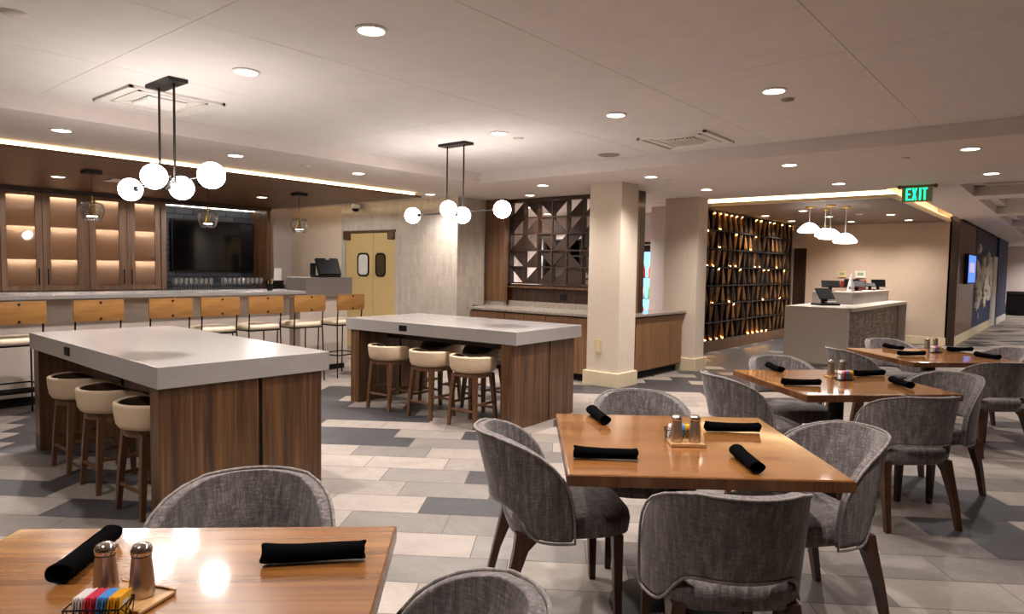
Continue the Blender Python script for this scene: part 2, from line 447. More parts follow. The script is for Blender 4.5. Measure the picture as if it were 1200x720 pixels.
# coffered corridor ceiling
co = MB(); zb = 2.7
co.box((9.75, 1.25, zb), (35, 1.95, 3.2)).box((17.2, 1.9, zb), (35, 2.7, 3.2))
co.box((9.75, -5, zb), (35, -3.2, 3.2))
tx = [9.75, 10.2, 12.3, 12.9, 16, 16.7, 20, 21, 25, 26, 33.5, 35]
for i in range(0, len(tx)-1, 2): co.box((tx[i], -3.2, zb), (tx[i+1], 1.25, 3.2))
co.box((9.75, -5, 3.02), (35, 1.3, 3.2))
for i in range(1, len(tx)-1, 2):
    a, b = tx[i], tx[i+1]
    co.box((a, 1.11, 2.84), (b, 1.25, 3.02)).box((a, -3.2, 2.84), (a+.14, 1.25, 3.02)).box((b-.14, -3.2, 2.84), (b, 1.25, 3.02))
struct('ceiling', co, M['soffit'])
struct('trim', B((9.75, 1.2, 2.6), (9.8, -5, 2.7)) if False else B((9.72, -5, 2.6), (9.76, 1.95, 2.7)), M['soffit'])

# ------------------------------------------------------------------ walls
struct('wall_rear', B((-5, -5.1, 0), (35, -5, 3.2)), M['wallpaper'])
struct('wall_left', B((-5.1, -5, 0), (-5, 12.6, 3)), M['wallpaper'])
struct('wall_back', B((-5, 12.1, 0), (7.6, 12.2, 2.7)), M['white_wall'])
# wall beside the bar: plain beige, then tiled with the swing doors
struct('wall_bar_side', B((7.6, 10.45, 0), (7.75, 12.2, 2.6)), M['beige_wall'])
tw = MB().box((7.6, 10.34, 0), (7.75, 10.45, 2.6)).box((7.6, 8.95, 2.11), (7.75, 10.34, 2.6)).box((7.6, 7.47, 0), (7.75, 8.95, 2.6))
struct('wall_tiled', tw, M['tile_wall'])
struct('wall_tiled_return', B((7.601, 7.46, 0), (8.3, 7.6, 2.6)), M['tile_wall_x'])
d = sgroup('door_1')
def leaf(y0, y1, yw0, yw1, pane, hinge_at):
    lf = obj('door_leaf', B((7.62, y0+.004, .015), (7.66, y1-.004, 2.08), .004), M['door_paint'], d)
    c = (yw0+yw1)/2; z0, z1 = 1.31, 1.73
    def rr(hw, hh, r=.06, n=6):
        p = []
        for cx, cy, a0 in ((hw-r, hh-r, 0), (-(hw-r), hh-r, 90), (-(hw-r), -(hh-r), 180), (hw-r, -(hh-r), 270)):
            for k in range(n+1):
                a = rad(a0+90*k/n); p.append((cx+r*cos(a), cy+r*sin(a)))
        return p
    hw, hh = abs(yw1-yw0)/2, (z1-z0)/2
    o, i = rr(hw, hh, .09), rr(hw-.03, hh-.03, .07)
    fr = MB(); fr.loft([[(7.618, c+p[0], 1.52+p[1]) for p in o], [(7.605, c+p[0], 1.52+p[1]) for p in o], [(7.605, c+p[0], 1.52+p[1]) for p in i], [(7.618, c+p[0], 1.52+p[1]) for p in i]], False, closed=True)
    w = obj('window_frame', fr, M['black'], lf)
    obj('pane', MB().loft([[(7.619, c+p[0], 1.52+p[1]) for p in i], [(7.612, c+p[0], 1.52+p[1]) for p in i]]), M[pane], lf)
    obj('hinge_bracket', B((7.55, min(hinge_at, hinge_at)-.07, 1.96), (7.63, hinge_at+.07, 2.11), .01), M['bronze'], lf)
leaf(9.56, 10.34, 9.66, 9.99, 'window_white', 10.27)
leaf(8.95, 9.56, 9.21, 9.48, 'window_dark', 9.03)
obj('door_header', B((7.57, 8.93, 2.085), (7.65, 10.36, 2.125), .004), M['bronze'], d)
# lattice wall (opening in it) and the buffet alcove
lw = MB().box((8.3, 7.1, 0), (8.5, 7.6, 2.6)).box((8.36, 4.68, .904), (8.5, 7.1, 1.25)).box((8.36, 4.68, 2.56), (8.5, 7.1, 2.6)).box((8.36, 4.68, .904), (8.5, 4.79, 2.6)).box((8.365, 4.96, 0), (8.5, 7.1, .904))
struct('wall_alcove', lw, M['walnut_dark'])
struct('trim', B((8.22, 7.02, .97), (8.3, 7.43, 2.6)), M['walnut_edge'])
struct('trim', B((8.24, 4.68, .904), (8.36, 4.79, 2.6)), M['walnut_edge'])
# pantry room seen through the lattice
pw = MB().box((11.6, 5.72, 0), (11.75, 6.02, 2.6)).box((11.6, 6.9, 0), (11.75, 9.6, 2.6)).box((11.6, 6.02, 2.05), (11.75, 6.9, 2.6)).box((8.5, 9.5, 0), (11.75, 9.6, 2.6))
struct('wall_pantry', pw, M['white_wall'])
struct('wall_pantry_return', B((10.6, 5.33, 0), (11.7, 5.72, 2.6)), M['white_wall'])
# columns
def column(x0, y0, x1, y1, z, name='column'):
    r = sgroup(name)
    obj('shaft', B((x0, y0, 0), (x1, y1, z), .004), M['column'], r)
    obj('base_trim', B((x0-.035, y0-.035, 0), (x1+.035, y1+.035, .19), .008), M['trim_cream'], r)
    return r
cA = column(7.4, 4.41, 7.82, 4.88, 2.6)
pl = obj('outlet_plate', B((7.39, 4.66, .42), (7.4, 4.745, .6), .003), M['beige_plate'], cA)
obj('socket', B((7.386, 4.685, .445), (7.391, 4.72, .575), .002), M['trim_cream'], pl)
column(9.52, 4.36, 9.86, 4.9, 2.6)
# wall behind the glittering screen, beige front-desk wall, far corridor
struct('wall_display', B((11.7, 5.32, 0), (17.2, 5.5, 2.95)), M['wallpaper'])
struct('wall_front_desk', B((17, 2.08, 0), (17.2, 5.0, 2.95)), M['wallpaper'])
struct('wall_front_desk', B((17, 5.0, 2.1), (17.2, 5.32, 2.95)), M['wallpaper'])
d2 = sgroup('door_2'); obj('door_leaf', B((17.08, 5.0, 0), (17.14, 5.32, 2.1), .003), M['walnut_dark'], d2)
struct('baseboard_front_desk', B((16.985, 2.09, 0), (17, 5.0, .17), .004), M['trim_cream'])
YW = 1.97
struct('trim', B((16.99, 1.94, 0), (17.02, 2.08, 2.7)), M['walnut_dark'])
ww = MB().box((17, YW, 0), (29.4, YW+.15, 2.75)); struct('wall_corridor', ww, M['navy'])
struct('trim', B((17.02, YW-.02, .2), (20.1, YW, 2.72)), M['walnut'])
struct('trim', MB().box((20.1, YW-.03, 2.23), (24.8, YW, 2.72)), plain('dark_purple_panel', '#33304a', .6))
struct('trim', MB().box((24.8, YW-.05, 0), (25.9, YW+.02, 2.1)), M['trim_white'])
struct('baseboard_corridor', B((17.03, YW-.03, 0), (24.8, YW-.0, .2)), M['trim_cream'])
struct('wall_corridor_end', B((33.5, -5, 0), (33.7, 2.7, 3)), M['white_wall'])
struct('wall_corridor_jog', B((25.95, 1.9, 0), (29.4, 1.97, 2.75)), M['navy'])
struct('baseboard_corridor_jog', B((25.95, 1.87, 0), (29.4, 1.9, .2)), M['trim_white'])
struct('wall_corridor_far', B((29.4, 2.6, 0), (33.7, 2.7, 3)), M['white_wall'])
# ------------------------------------------------------------------ bar ceiling panel with cove light
wp = thing('ceiling_panel', 'dark brown wood plank ceiling panel floating over the bar', 'ceiling panel', (0, 0, 0)); 
obj('plank_panel', B((-4.9, 7.56, 2.53), (6.93, 12.05, 2.555), .003), M['ceil_wood'], wp)
obj('upper_frame', B((-4.9, 7.7, 2.556), (6.78, 12.05, 2.6)), M['walnut_dark'], wp)
st = thing('led_strip', 'long glowing warm cove strip along the edge of the wooden bar ceiling', 'led strip')
obj('front_run', B((-4.9, 7.63, 2.562), (6.85, 7.66, 2.592)), M['led'], st)
obj('side_run', B((6.82, 7.66, 2.562), (6.85, 11.9, 2.592)), M['led'], st)
# desk ceiling panel
dp = thing('ceiling_panel', 'brown square ceiling panel with cream edge floating over the front desk', 'ceiling panel')
obj('soffit_board', B((11.36, 2.16, 2.64), (16.99, 5.3, 2.67)), plain('taupe_ceiling_board', '#6b5a4c', .7), dp)
eb = MB().box((11.3, 2.1, 2.637), (11.36, 5.3, 2.69)).box((11.36, 2.1, 2.637), (16.99, 2.16, 2.69)); obj('edge_band', eb, M['trim_cream'], dp)
obj('upper_frame', B((11.55, 2.35, 2.67), (16.99, 5.3, 2.94)), M['soffit'], dp)
st = thing('led_strip', 'glowing warm strip tucked above the edge of the front desk ceiling panel', 'led strip')
obj('front_run', B((11.42, 2.22, 2.69), (11.46, 5.28, 2.76)), M['led'], st)
obj('side_run', B((11.46, 2.22, 2.69), (16.98, 2.26, 2.76)), M['led'], st)

# ------------------------------------------------------------------ recessed downlights
def downlight():
    t = thing('recessed_downlight', '', 'ceiling light')
    tr = MB().lathe([(.066, .004), (.085, 0), (.088, -.006), (.070, -.010), (.066, .004)], 32); obj('trim_ring', tr, M['trim_white'], t, smooth=40)
    obj('lens', MB().lathe([(.0, -.003), (.067, -.003), (.067, -.006), (.0, -.006)][1:3], 32), M['lens'], t)
    return t
DL0 = downlight(); dl_used = [0]; SP = {}
def dl(x, y, z, label, power=60, size=135, group=None, blend=1.):
    if dl_used[0] == 0: r = DL0; r.location = (x, y, z); r['label'] = label
    else: r = dup(DL0, (x, y, z), 0, label)
    dl_used[0] = 1
    if group: r['group'] = group
    elif 'group' in r: del r['group']
    spot(r, (0, 0, -.03), power, rad(size), blend)
PU, PS = 85, 62
for x, y, l in ((2.285, 2.89, 'large bright recessed light at top centre of the flat upper ceiling'), (2.285, 4.15, 'recessed upper-ceiling light beside the globe chandelier over the near counter table'),
                (4.69, 2.87, 'recessed upper-ceiling light left of the right-hand air vent'), (4.69, 1.635, 'recessed upper-ceiling light right of the air vent, beside a small sensor disc'),
                (4.71, 4.11, 'recessed upper-ceiling light right behind the far globe chandelier')):
    dl(x, y, 2.73, l, 42 if y < 2 else PU)
for x, y in ((2.285, 1.63), (2.285, .4), (0, 1.63), (0, 4.15)):   # the same grid goes on outside the frame
    dl(x, y, 2.73, 'recessed ceiling light of the dining grid above and behind the photographer', 80 if (x > 2 and y > 1) else 40, group='downlights overhead outside the view')
for x, l in ((1.99, 'leftmost recessed light in the soffit strip in front of the bar'), (3.527, 'soffit light beside the rightmost globe of the near chandelier'), (5.06, 'soffit light right of the dark bar ceiling, third in its row')):
    dl(x, 6.63, 2.6, l, PS)
dl(7.12, 7.58, 2.6, 'soffit light by the tip of the wooden bar ceiling above the tiled wall', 22, 150)
for x, y, l in ((7.142, 5.458, 'soffit light in front of the wooden lattice, nearer one'), (8.0, 6.35, 'soffit light close above the wooden lattice, farther one'), (7.171, 3.887, 'soffit light right of the front column'),
                (8.675, 3.87, 'soffit light in front of the second column'), (7.13, 2.302, 'soffit light centre right, in the row before the front desk'), (8.922, 2.285, 'soffit light left of the exit sign nearest the glowing strip'),
                (7.06, .763, 'soffit light right of the exit sign, nearer one'), (8.862, .756, 'soffit light right of the exit sign, farther one')):
    dl(x, y, 2.6, l, 17 if y < 1 else 9 if y > 6 else 40 if y > 5 else 30 if y < 3 else 42)
dl(7.06, -.8, 2.6, 'recessed ceiling light of the soffit outside the view', 12, group='downlights overhead outside the view')
for x, y, l in ((2.854, 9.66, 'light in the wooden bar ceiling above the left cabinet doors'), (5.579, 9.69, 'light in the wooden bar ceiling above the dark television')):
    dl(x, y, 2.53, l, 55 if x < 4 else 90, 176, None, .12)
for x, y in ((1.5, 9.66), (.1, 9.66)): dl(x, y, 2.53, 'added unseen light in the wooden bar ceiling beyond the left picture edge', 75, 130, group='added bar ceiling lights outside the view')  # unseen lamps added to brighten the dim cabinets behind the bar
for x, y, l in ((13.76, 4.87, 'light in the front desk panel above the near end of the glittering screen'), (15.36, 4.858, 'light in the front desk panel above the far end of the glittering screen'),
                (12.94, 3.9, 'front desk panel light just left of the opal pendants'), (14.5, 3.87, 'front desk panel light seen between the opal pendant cords'), (16.1, 3.84, 'front desk panel light behind the right opal pendant'),
                (14.5, 2.77, 'front desk panel light right of the pendants, nearer of two'), (16.1, 2.74, 'front desk panel light near the panel corner, farther of two')):
    dl(x, y, 2.64, l, 28 if y > 4.5 else 50)
for x, y in ((9.6, 7.6), (10.9, 8.2), (10.4, 6.6)): dl(x, y, 2.6, 'recessed light in the pantry behind the lattice', 420, group='pantry lights behind the lattice')
for x, yq in ((13.6, -.6), (18.3, -.6), (23, -.6), (28, -.6), (32, .6)): dl(x, yq, 3.02, 'unseen recessed light inside a coffer of the far corridor ceiling', 450, group='corridor coffer lights')  # lamps out of view; the farthest added to lighten the end wall

# small ceiling discs, sensors, speaker, vents
def disc(name, x, y, z, r, label, cat, mat, h=.012):
    t = thing(name, label, cat, (x, y, z))
    obj('cover', MB().lathe([(r*.3, -h*1.2), (r*.85, -h), (r, -h*.4), (r, 0)], 28), mat, t, smooth=50)
    obj('rim', MB().lathe([(r*1.0, -.001), (r*1.12, -.001), (r*1.12, -.004), (r*1.0, -.004)], 28, cap=False), M['trim_white'], t)
    return t
disc('ceiling_sprinkler', 1.045, 4.135, 2.73, .055, 'small round cover disc at the top left corner of the ceiling', 'sprinkler', M['soffit'])
disc('ceiling_sprinkler', 5.0, 4.12, 2.73, .05, 'small round disc in the ceiling right of the far globe chandelier', 'sprinkler', M['soffit'])
disc('ceiling_sensor', 4.973, 1.636, 2.73, .045, 'small grey disc beside the recessed light at upper right', 'sensor', plain('grey_disc', '#8f8175', .7))
disc('ceiling_speaker', 6.25, 3.9, 2.73, .12, 'round flat ceiling speaker below the right air vent', 'speaker', plain('speaker_mesh', '#8d8076', .8))
disc('ceiling_sprinkler', 4.342, 6.63, 2.6, .05, 'tiny disc in the soffit left of the third bar-side light', 'sprinkler', M['soffit'])
disc('ceiling_sprinkler', 7.48, 3.825, 2.6, .05, 'tiny disc in the soffit right of the light above the front column', 'sprinkler', M['soffit'])
disc('ceiling_sprinkler', 7.284, 1.314, 2.6, .05, 'tiny disc in the soffit above and left of the exit sign', 'sprinkler', M['soffit'])
disc('ceiling_sprinkler', 14.15, 3.237, 2.64, .06, 'tiny disc in the front desk panel right of the opal pendants', 'sprinkler', M['soffit'])
def vent(x0, y0, x1, y1, z, label):
    t = thing('air_vent', label, 'air vent', ((x0+x1)/2, (y0+y1)/2, z)); w, h = (x1-x0)/2, (y1-y0)/2
    fr = MB()
    for a in (0., .09, .18):
        k = .024
        fr.box((-w+a, -h+a, -.02+a*.07), (w-a, -h+a+k, 0)).box((-w+a, h-a-k, -.02+a*.07), (w-a, h-a, 0))
        fr.box((-w+a, -h+a, -.02+a*.07), (-w+a+k, h-a, 0)).box((w-a-k, -h+a, -.02+a*.07), (w-a, h-a, 0))
    fr.box((-w+.02, -h+.02, -.006), (w-.02, h-.02, 0))
    obj('frame', fr, M['trim_white'], t)
    obj('opening', B((-w+.2, -h+.2, -.009), (w-.2, h-.2, -.005)), M['black'], t)
    n = 7
    for k in range(n):
        yy = -h+.2+(2*h-.4)*(k+.5)/n
        obj('louver', B((-w+.2, -.004, -.017), (w-.2, .004, .017), mat=Matrix.Translation((0, yy, -.02)) @ Matrix.Rotation(rad(50), 4, 'X')), M['trim_white'], t)
    return t
vent(1.95, 5.1, 2.635, 5.79, 2.73, 'square white ceiling vent beside the near globe chandelier')
vent(5.63, 2.54, 6.28, 3.21, 2.73, 'square white ceiling vent at centre right of the ceiling')
tv = thing('air_vent', 'small pale square vent in the wooden bar ceiling behind the near globes', 'air vent', (3.47, 9.4, 2.53))
obj('frame', B((-.15, -.15, -.015), (.15, .15, 0), .004), M['trim_white'], tv); obj('opening', B((-.1, -.1, -.017), (.1, .1, -.015)), M['soffit'], tv)
# exit sign

ex = thing('exit_sign', 'edge-lit green exit sign hanging from the ceiling by the front desk', 'exit sign', (9.55, 1.55, 2.6))
FACE = Matrix(((0, 0, -1, 0), (-1, 0, 0, 0), (0, 1, 0, 0), (0, 0, 0, 1)))      # text plane: right = -y, up = +z, front = -x
def on_face(x, y, z): return Matrix.Translation((x, y, z)) @ FACE
obj('plate', B((-.006, -.185, -.235), (.006, .185, -.02), .002), M['exit_plate'], ex)
rail = MB().box((-.02, -.2, -.03), (.02, .2, -.008), .004); obj('rail', rail, M['bronze'], ex)
for s in (-1, 1):
    obj('end_cap', MB().cyl((-.025, s*.215, -.022), (.025, s*.215, -.022), .028, n=20), M['bronze'], ex, smooth=40)
def bar2(p, q, w):
    p, q = Vector(p), Vector(q); d = (q-p).normalized(); n = Vector((-d.y, d.x))*w/2
    return [tuple(p-n), tuple(q-n), tuple(q+n), tuple(p+n)]
lh, lw_, st_ = .165, .062, .019
def letter(ch, x):
    m = MB(); F = on_face(-.0065, 0, -.21)
    def P(poly): m.prism([(a+x, b) for a, b in poly], .003, F)
    r = lambda x0, y0, x1, y1: P([(x0, y0), (x1, y0), (x1, y1), (x0, y1)])
    if ch == 'E':
        r(0, 0, st_, lh); r(st_, 0, lw_, st_); r(st_, lh/2-st_/2, lw_*.9, lh/2+st_/2); r(st_, lh-st_, lw_, lh)
    if ch == 'X':
        P([(0, 0), (st_*1.15, 0), (lw_, lh), (lw_-st_*1.15, lh)]); P([(lw_-st_*1.15, 0), (lw_, 0), (st_*1.15, lh), (0, lh)])
    if ch == 'I': r(lw_*.35, 0, lw_*.35+st_*1.1, lh)
    if ch == 'T': r(lw_/2-st_/2, 0, lw_/2+st_/2, lh-st_); r(0, lh-st_, lw_, lh)
    obj('letter', m, M['exit_green'], ex)
ex.scale = (.88, .88, .88)
for ch, x in (('E', -.135), ('X', -.062), ('I', .005), ('T', .062)): letter(ch, x)

# ------------------------------------------------------------------ globe chandeliers over the counter tables
def chandelier(x, y, label, k=0.):
    zc = 2.73; t = thing('globe_chandelier', label, 'chandelier', (x, y, zc), 0, 'globe chandeliers over the counter tables')
    obj('canopy', B((-.065, -.185, -.025), (.065, .185, 0), .003), M['fixture'], t)
    zb = 2.04-zc
    for s in (-1, 1): obj('rod', MB().cyl((0, s*.115, -.02), (0, s*.115, zb), .008, n=12), M['fixture'], t, smooth=40)
    obj('arm', MB().tube([(0, -.54, zb+.01), (0, .54, zb)], .007, 12), M['fixture'], t, smooth=40)
    for gx, gy, gz, dr in ((0, .625, zb, (0, -1)), (-.125, -.09+k, zb+.03, (1, 0)), (.13, .075-k, zb-.01, (-1, 0)), (0, -.625, zb+.012, (0, 1))):
        g_ = obj('globe', MB().sphere((gx, gy, gz), .083, 32, 18), M['globe'], t, smooth=180)
        sx, sy = gx+dr[0]*.078, gy+dr[1]*.078; ex_, ey_ = gx+dr[0]*.105, gy+dr[1]*.105
        obj('socket', MB().cyl((sx, sy, gz), (ex_, ey_, gz), .021, n=16), M['fixture'], g_, smooth=40)
        if dr[0]: obj('stem', MB().cyl((ex_, ey_, gz), (0, gy, zb+.005), .006, n=8), M['fixture'], g_, smooth=40)
    return t
chandelier(2.085, 4.845, 'globe chandelier with four white balls over the near counter table')
chandelier(4.857, 4.81, 'globe chandelier with four white balls over the far counter table', .055)

# ------------------------------------------------------------------ clear glass pendants over the bar
def glass_pendant():
    t = thing('glass_pendant', '', 'pendant light', (0, 0, 0), 0, 'glass pendants over the bar')
    obj('canopy', B((-.085, -.085, -.04), (.085, .085, 0), .004), M['fixture'], t)
    obj('cord', MB().cyl((0, 0, -.04), (0, 0, -.29), .003, n=8), M['black'], t)
    obj('stem', MB().lathe([(.008, -.40), (.011, -.37), (.011, -.29), (.006, -.285)], 16), M['brass'], t, smooth=40)
    pr = [(.02, -.355), (.07, -.36), (.105, -.372), (.123, -.40), (.125, -.44), (.116, -.49), (.098, -.54), (.082, -.572)]
    pr2 = [(r-.004, z-(.003 if k < 3 else 0)) for k, (r, z) in enumerate(pr)]
    obj('glass_shade', MB().lathe(pr+pr2[::-1]+[pr[0]], 36, cap=False), M['glass'], t, smooth=180)
    lm = obj('lamp_holder', MB().lathe([(.012, -.40), (.03, -.42), (.026, -.46), (.036, -.49), (.052, -.515), (.05, -.52)], 24), M['brass'], t, smooth=60)
    obj('lamp_lens', MB().lathe([(.051, -.5155), (.051, -.523)], 24), M['pend_lens'], lm)
    return t
gp = glass_pendant(); gp.location = (2.894, 8.68, 2.53); gp['label'] = 'clear glass pendant with brass stem in front of the left cabinets'
dup(gp, (4.24, 8.68, 2.53), 0, 'clear glass pendant hanging in front of the dark television')
dup(gp, (5.58, 8.68, 2.53), 0, 'clear glass pendant hanging before the plain beige wall near the till')
for x in (2.894, 4.24, 5.58): pass
for o in [o for o in C.objects if o.name.startswith('glass_pendant')]: spot(o, (0, 0, -.53), 45, rad(150))

# ------------------------------------------------------------------ opal pebble pendants over the front desk
def opal(x, y, zt, rx, label, px):
    t = thing('opal_pendant', label, 'pendant light', (x, y, 2.64), 0, 'opal pendants over the front desk')
    obj('canopy', MB().lathe([(.07, 0), (.07, -.02), (.065, -.025)], 24), M['brass'], t, smooth=40)
    h = 2.64-zt
    obj('cord', MB().cyl((0, 0, -.02), (0, 0, -h-.01), .006, n=8), M['ceramic'], t)
    pr = [(.012, 0), (.05, -.006), (.10, -.035), (.15, -.085), (.185, -.13), (.19, -.15), (.17, -.168), (.11, -.178), (.02, -.18)]
    k = rx/.19
    obj('opal_shade', MB().lathe([(r*k, z*k-h) for r, z in pr], 32), M['milk'], t, smooth=180)
opal(12.25, 3.58, 2.37, .19, 'opal glass pendant at the left end of the front desk cluster', 0)
opal(12.75, 3.46, 2.3, .17, 'opal glass pendant behind, second from the left over the front desk', 0)
opal(12.1, 3.2, 2.25, .19, 'opal glass pendant lowest in the middle of the front desk cluster', 0)
opal(12.45, 3.05, 2.19, .19, 'opal glass pendant on the longest cord at the right of the desk cluster', 0)
# ------------------------------------------------------------------ bar: back wall units
YC = 11.4
def cabinet(x0, x1, label, split, glass):
    t = thing('wall_cabinet', label, 'cabinet', (0, 0, 0), 0, 'lit display cabinets behind the bar')
    z0, z1 = 1.06, 2.47; yb = 11.95
    body = MB().box((x0, YC+.03, z0), (x0+.04, yb, z1)).box((x1-.04, YC+.03, z0), (x1, yb, z1)).box((x0, YC+.03, z0), (x1, yb, z0+.03)).box((x0, YC+.03, z1-.04), (x1, yb, z1))
    body.box((split-.02, YC+.03, z0), (split+.02, yb, z1))
    obj('carcass', body, M['walnut_mid'], t)
    obj('back_panel', B((x0+.04, YC+.36, z0+.03), (x1-.04, YC+.38, z1-.04)), M['cab_inside'], t)
    for zs in (1.515, 1.985):
        sh = obj('shelf', B((x0+.04, YC+.04, zs-.012), (x1-.04, YC+.36, zs+.012)), M['cab_inside'], t)
        obj('shelf_light', B((x0+.06, YC+.05, zs-.02), (x1-.06, YC+.08, zs-.012)), M['led_dim'], sh)
    obj('top_light', B((x0+.06, YC+.05, z1-.058), (x1-.06, YC+.08, z1-.04)), M['led_dim'], t)
    for k, (a, b) in enumerate(((x0, split), (split, x1))):
        ga, gb = glass[k]
        fr = MB().box((a+.003, YC, z0+.005), (ga, YC+.028, z1-.005)).box((gb, YC, z0+.005), (b-.003, YC+.028, z1-.005)).box((ga, YC, z0+.005), (gb, YC+.028, 1.135)).box((ga, YC, 2.415), (gb, YC+.028, z1-.005))
        dr = obj('door', fr, M['walnut_mid'], t)
        obj('glass_pane', B((ga-.004, YC+.012, 1.13), (gb+.004, YC+.017, 2.42)), M['frost'], dr)
        hx = (b-.055) if k == 0 else (a+.055)
        hm = MB().box((hx-.008, YC-.035, 1.15), (hx+.008, YC-.022, 1.385), .004).cyl((hx, YC-.03, 1.18), (hx, YC+.002, 1.18), .006, n=8).cyl((hx, YC-.03, 1.355), (hx, YC+.002, 1.355), .006, n=8)
        obj('handle', hm, M['black_metal'], dr)
cabinet(2.13, 2.66, 'lit glass-door cabinet cut off by the left edge behind the bar', 2.13+.26, ((2.2, 2.33), (2.45, 2.6)))
cabinet(2.665, 3.69, 'pair of lit glass cabinet doors at far left behind the bar', 3.16, ((2.735, 3.075), (3.26, 3.6)))
cabinet(3.755, 4.79, 'pair of lit glass cabinet doors beside the dark television niche', 4.285, ((3.85, 4.17), (4.4, 4.7)))
struct('trim', B((3.69, YC+.01, 1.06), (3.755, 11.95, 2.47)), M['walnut_mid'])
struct('trim', MB().box((4.79, YC-.02, 1.06), (4.87, 12.1, 2.47)), M['walnut_mid'])
struct('trim', B((2.1, YC-.02, 2.47), (6.74, YC+.06, 2.53)), M['walnut_dark'])
struct('trim', MB().box((6.65, YC-.02, 1.06), (6.72, 12.1, 2.47)), M['walnut'])
# tv niche
struct('wall_niche', B((4.87, 11.92, 1.0), (6.65, 12.0, 2.53)), M['dark_tile'])
st = thing('led_strip', 'thin bright strip along the top of the television niche', 'led strip')
obj('diffuser', B((4.88, 11.80, 2.464), (6.64, 11.83, 2.475)), M['led_white'], st)
obj('channel', B((4.87, 11.79, 2.475), (6.65, 11.921, 2.49)), M['black_metal'], st)
t = thing('television', 'large dark switched-off television in the niche behind the bar', 'television', (5.9, 11.9, 1.8))
obj('screen', B((-.73, -.055, -.425), (.73, -.045, .425)), M['screen_off'], t)
bz = MB().box((-.745, -.06, -.44), (-.73, -.0, .44)).box((.73, -.06, -.44), (.745, 0, .44)).box((-.745, -.06, .425), (.745, 0, .44)).box((-.745, -.06, -.44), (.745, 0, -.425)).box((-.73, -.044, -.425), (.73, -.0, .425))
obj('bezel', bz, M['black'], t)
obj('wall_mount', B((-.2, 0, -.15), (.2, .02, .15)), M['black'], t)
bb = thing('back_counter', 'grey counter under the lit cabinets behind the bar', 'counter', (0, 0, 0))
obj('counter_slab', B((-4.9, 11.0, 1.01), (7.2, 11.92, 1.055), .004), M['bar_stone'], bb)
obj('base_unit', B((-4.9, 11.08, 0), (7.2, 11.92, 1.01)), M['walnut_dark'], bb)
obj('upstand', B((6.92, 11.2, 1.055), (7.1, 11.9, 1.12)), M['laminate'], bb)
# stemmed glasses
gl = thing('wine_glass', 'clear stemmed glass in the left cluster under the dark television', 'glass', (4.95, 11.24, 1.056), 0, 'glasses left of the gap on the back counter')
obj('bowl', MB().lathe([(.006, .075), (.024, .085), (.036, .105), (.040, .135), (.037, .17), (.033, .2), (.031, .2), (.035, .17), (.038, .135), (.033, .108), (.02, .09), (.004, .08)], 14, cap=False), M['glassware'], gl, smooth=180)
obj('stem', MB().lathe([(.006, .077), (.004, .04), (.006, .012)], 8), M['glassware'], gl, smooth=180)
obj('foot', MB().lathe([(.006, .012), (.033, .003), (.033, 0), (.0, 0)][:3], 14), M['glassware'], gl, smooth=180)
n = 0
for cx0, k, lab, grp in ((4.95, 8, None, None), (5.78, 9, 'clear stemmed glass in the right cluster near the black box on the back counter', 'glasses right of the gap on the back counter')):
    for j in range(2):
        for i in range(k):
            if n: dup(gl, (cx0+i*.083+.02*j, 11.24+j*.12, 1.056), 0, lab, grp, None)
            n += 1
bx_ = thing('napkin_box', 'black box at the right end of the niche counter', 'box', (6.68, 11.18, 1.056))
obj('body', B((-.13, -.08, 0), (.13, .08, .13), .006), M['black'], bx_); obj('lid', B((-.135, -.085, .13), (.135, .085, .15), .004), M['black'], bx_)
sg = thing('paper_notice', 'small white paper notice standing on the black box behind the bar', 'notice', (6.74, 11.18, 1.207))
obj('sheet', B((-.075, -.003, .006), (.075, .0, .22)), M['paper_white'], sg); obj('foot', B((-.08, -.03, 0), (.08, .03, .006)), M['ceramic'], sg)

# ------------------------------------------------------------------ bar counter and till stand
ba = thing('bar_counter', 'long pale bar with grey stone top behind the row of stools', 'bar counter', (0, 0, 0))
obj('counter_slab', B((-4.9, 7.93, 1.105), (5.2, 8.62, 1.15), .008, seg=3), M['bar_stone'], ba)
obj('bar_front', B((-4.9, 8.2, .1), (5.12, 8.5, 1.105)), M['bar_front'], ba)
obj('toe_kick', B((-4.9, 8.24, 0), (5.08, 8.48, .1)), M['matte_black'], ba)
fr = MB().tube([(-4.9, 8.03, .19), (5.05, 8.03, .19)], .024, 12)
obj('foot_rail', fr, M['black_metal'], ba, smooth=40)
for k in range(7): obj('rail_bracket', MB().box((-4+k*1.45, 8.02, .17), (-3.96+k*1.45, 8.2, .21)), M['black_metal'], ba)
po = thing('till_stand', 'grey laminate till stand at the right end of the bar', 'stand', (5.56, 8.1, 0))
obj('upper_box', B((-.25, -.0, 1.05), (.52, .5, 1.325), .004), M['laminate'], po)
obj('lower_panel', B((-.3, .06, .08), (.48, .5, 1.05), .003), M['bar_front'], po)
obj('toe_kick', B((-.28, .09, 0), (.45, .48, .08)), M['matte_black'], po)
te = thing('till_terminal', 'black touchscreen till on the grey stand beside the swing doors', 'till', (5.76, 8.28, 1.326))
obj('base', B((-.2, -.14, 0), (.16, .1, .03), .01), M['black'], te)
sm = Matrix.Translation((.02, -.02, .15)) @ Matrix.Rotation(rad(-24), 4, 'X')
obj('screen_back', B((-.19, -.02, -.13), (.19, .02, .13), .012, mat=sm), M['black'], te)
obj('support', B((-.06, -.02, .02), (.06, .06, .16), .008), M['black'], te)
obj('side_reader', B((-.25, -.03, .03), (-.19, .03, .2), .006), M['black'], te)
obj('badge', B((-.03, -.027, .10), (.03, -.021, .118), mat=sm), M['ceramic'], te)
pc = thing('pen_cup', 'dark cup of pens and scissors on the bar beside the till stand', 'pen cup', (4.83, 8.2, 1.151))
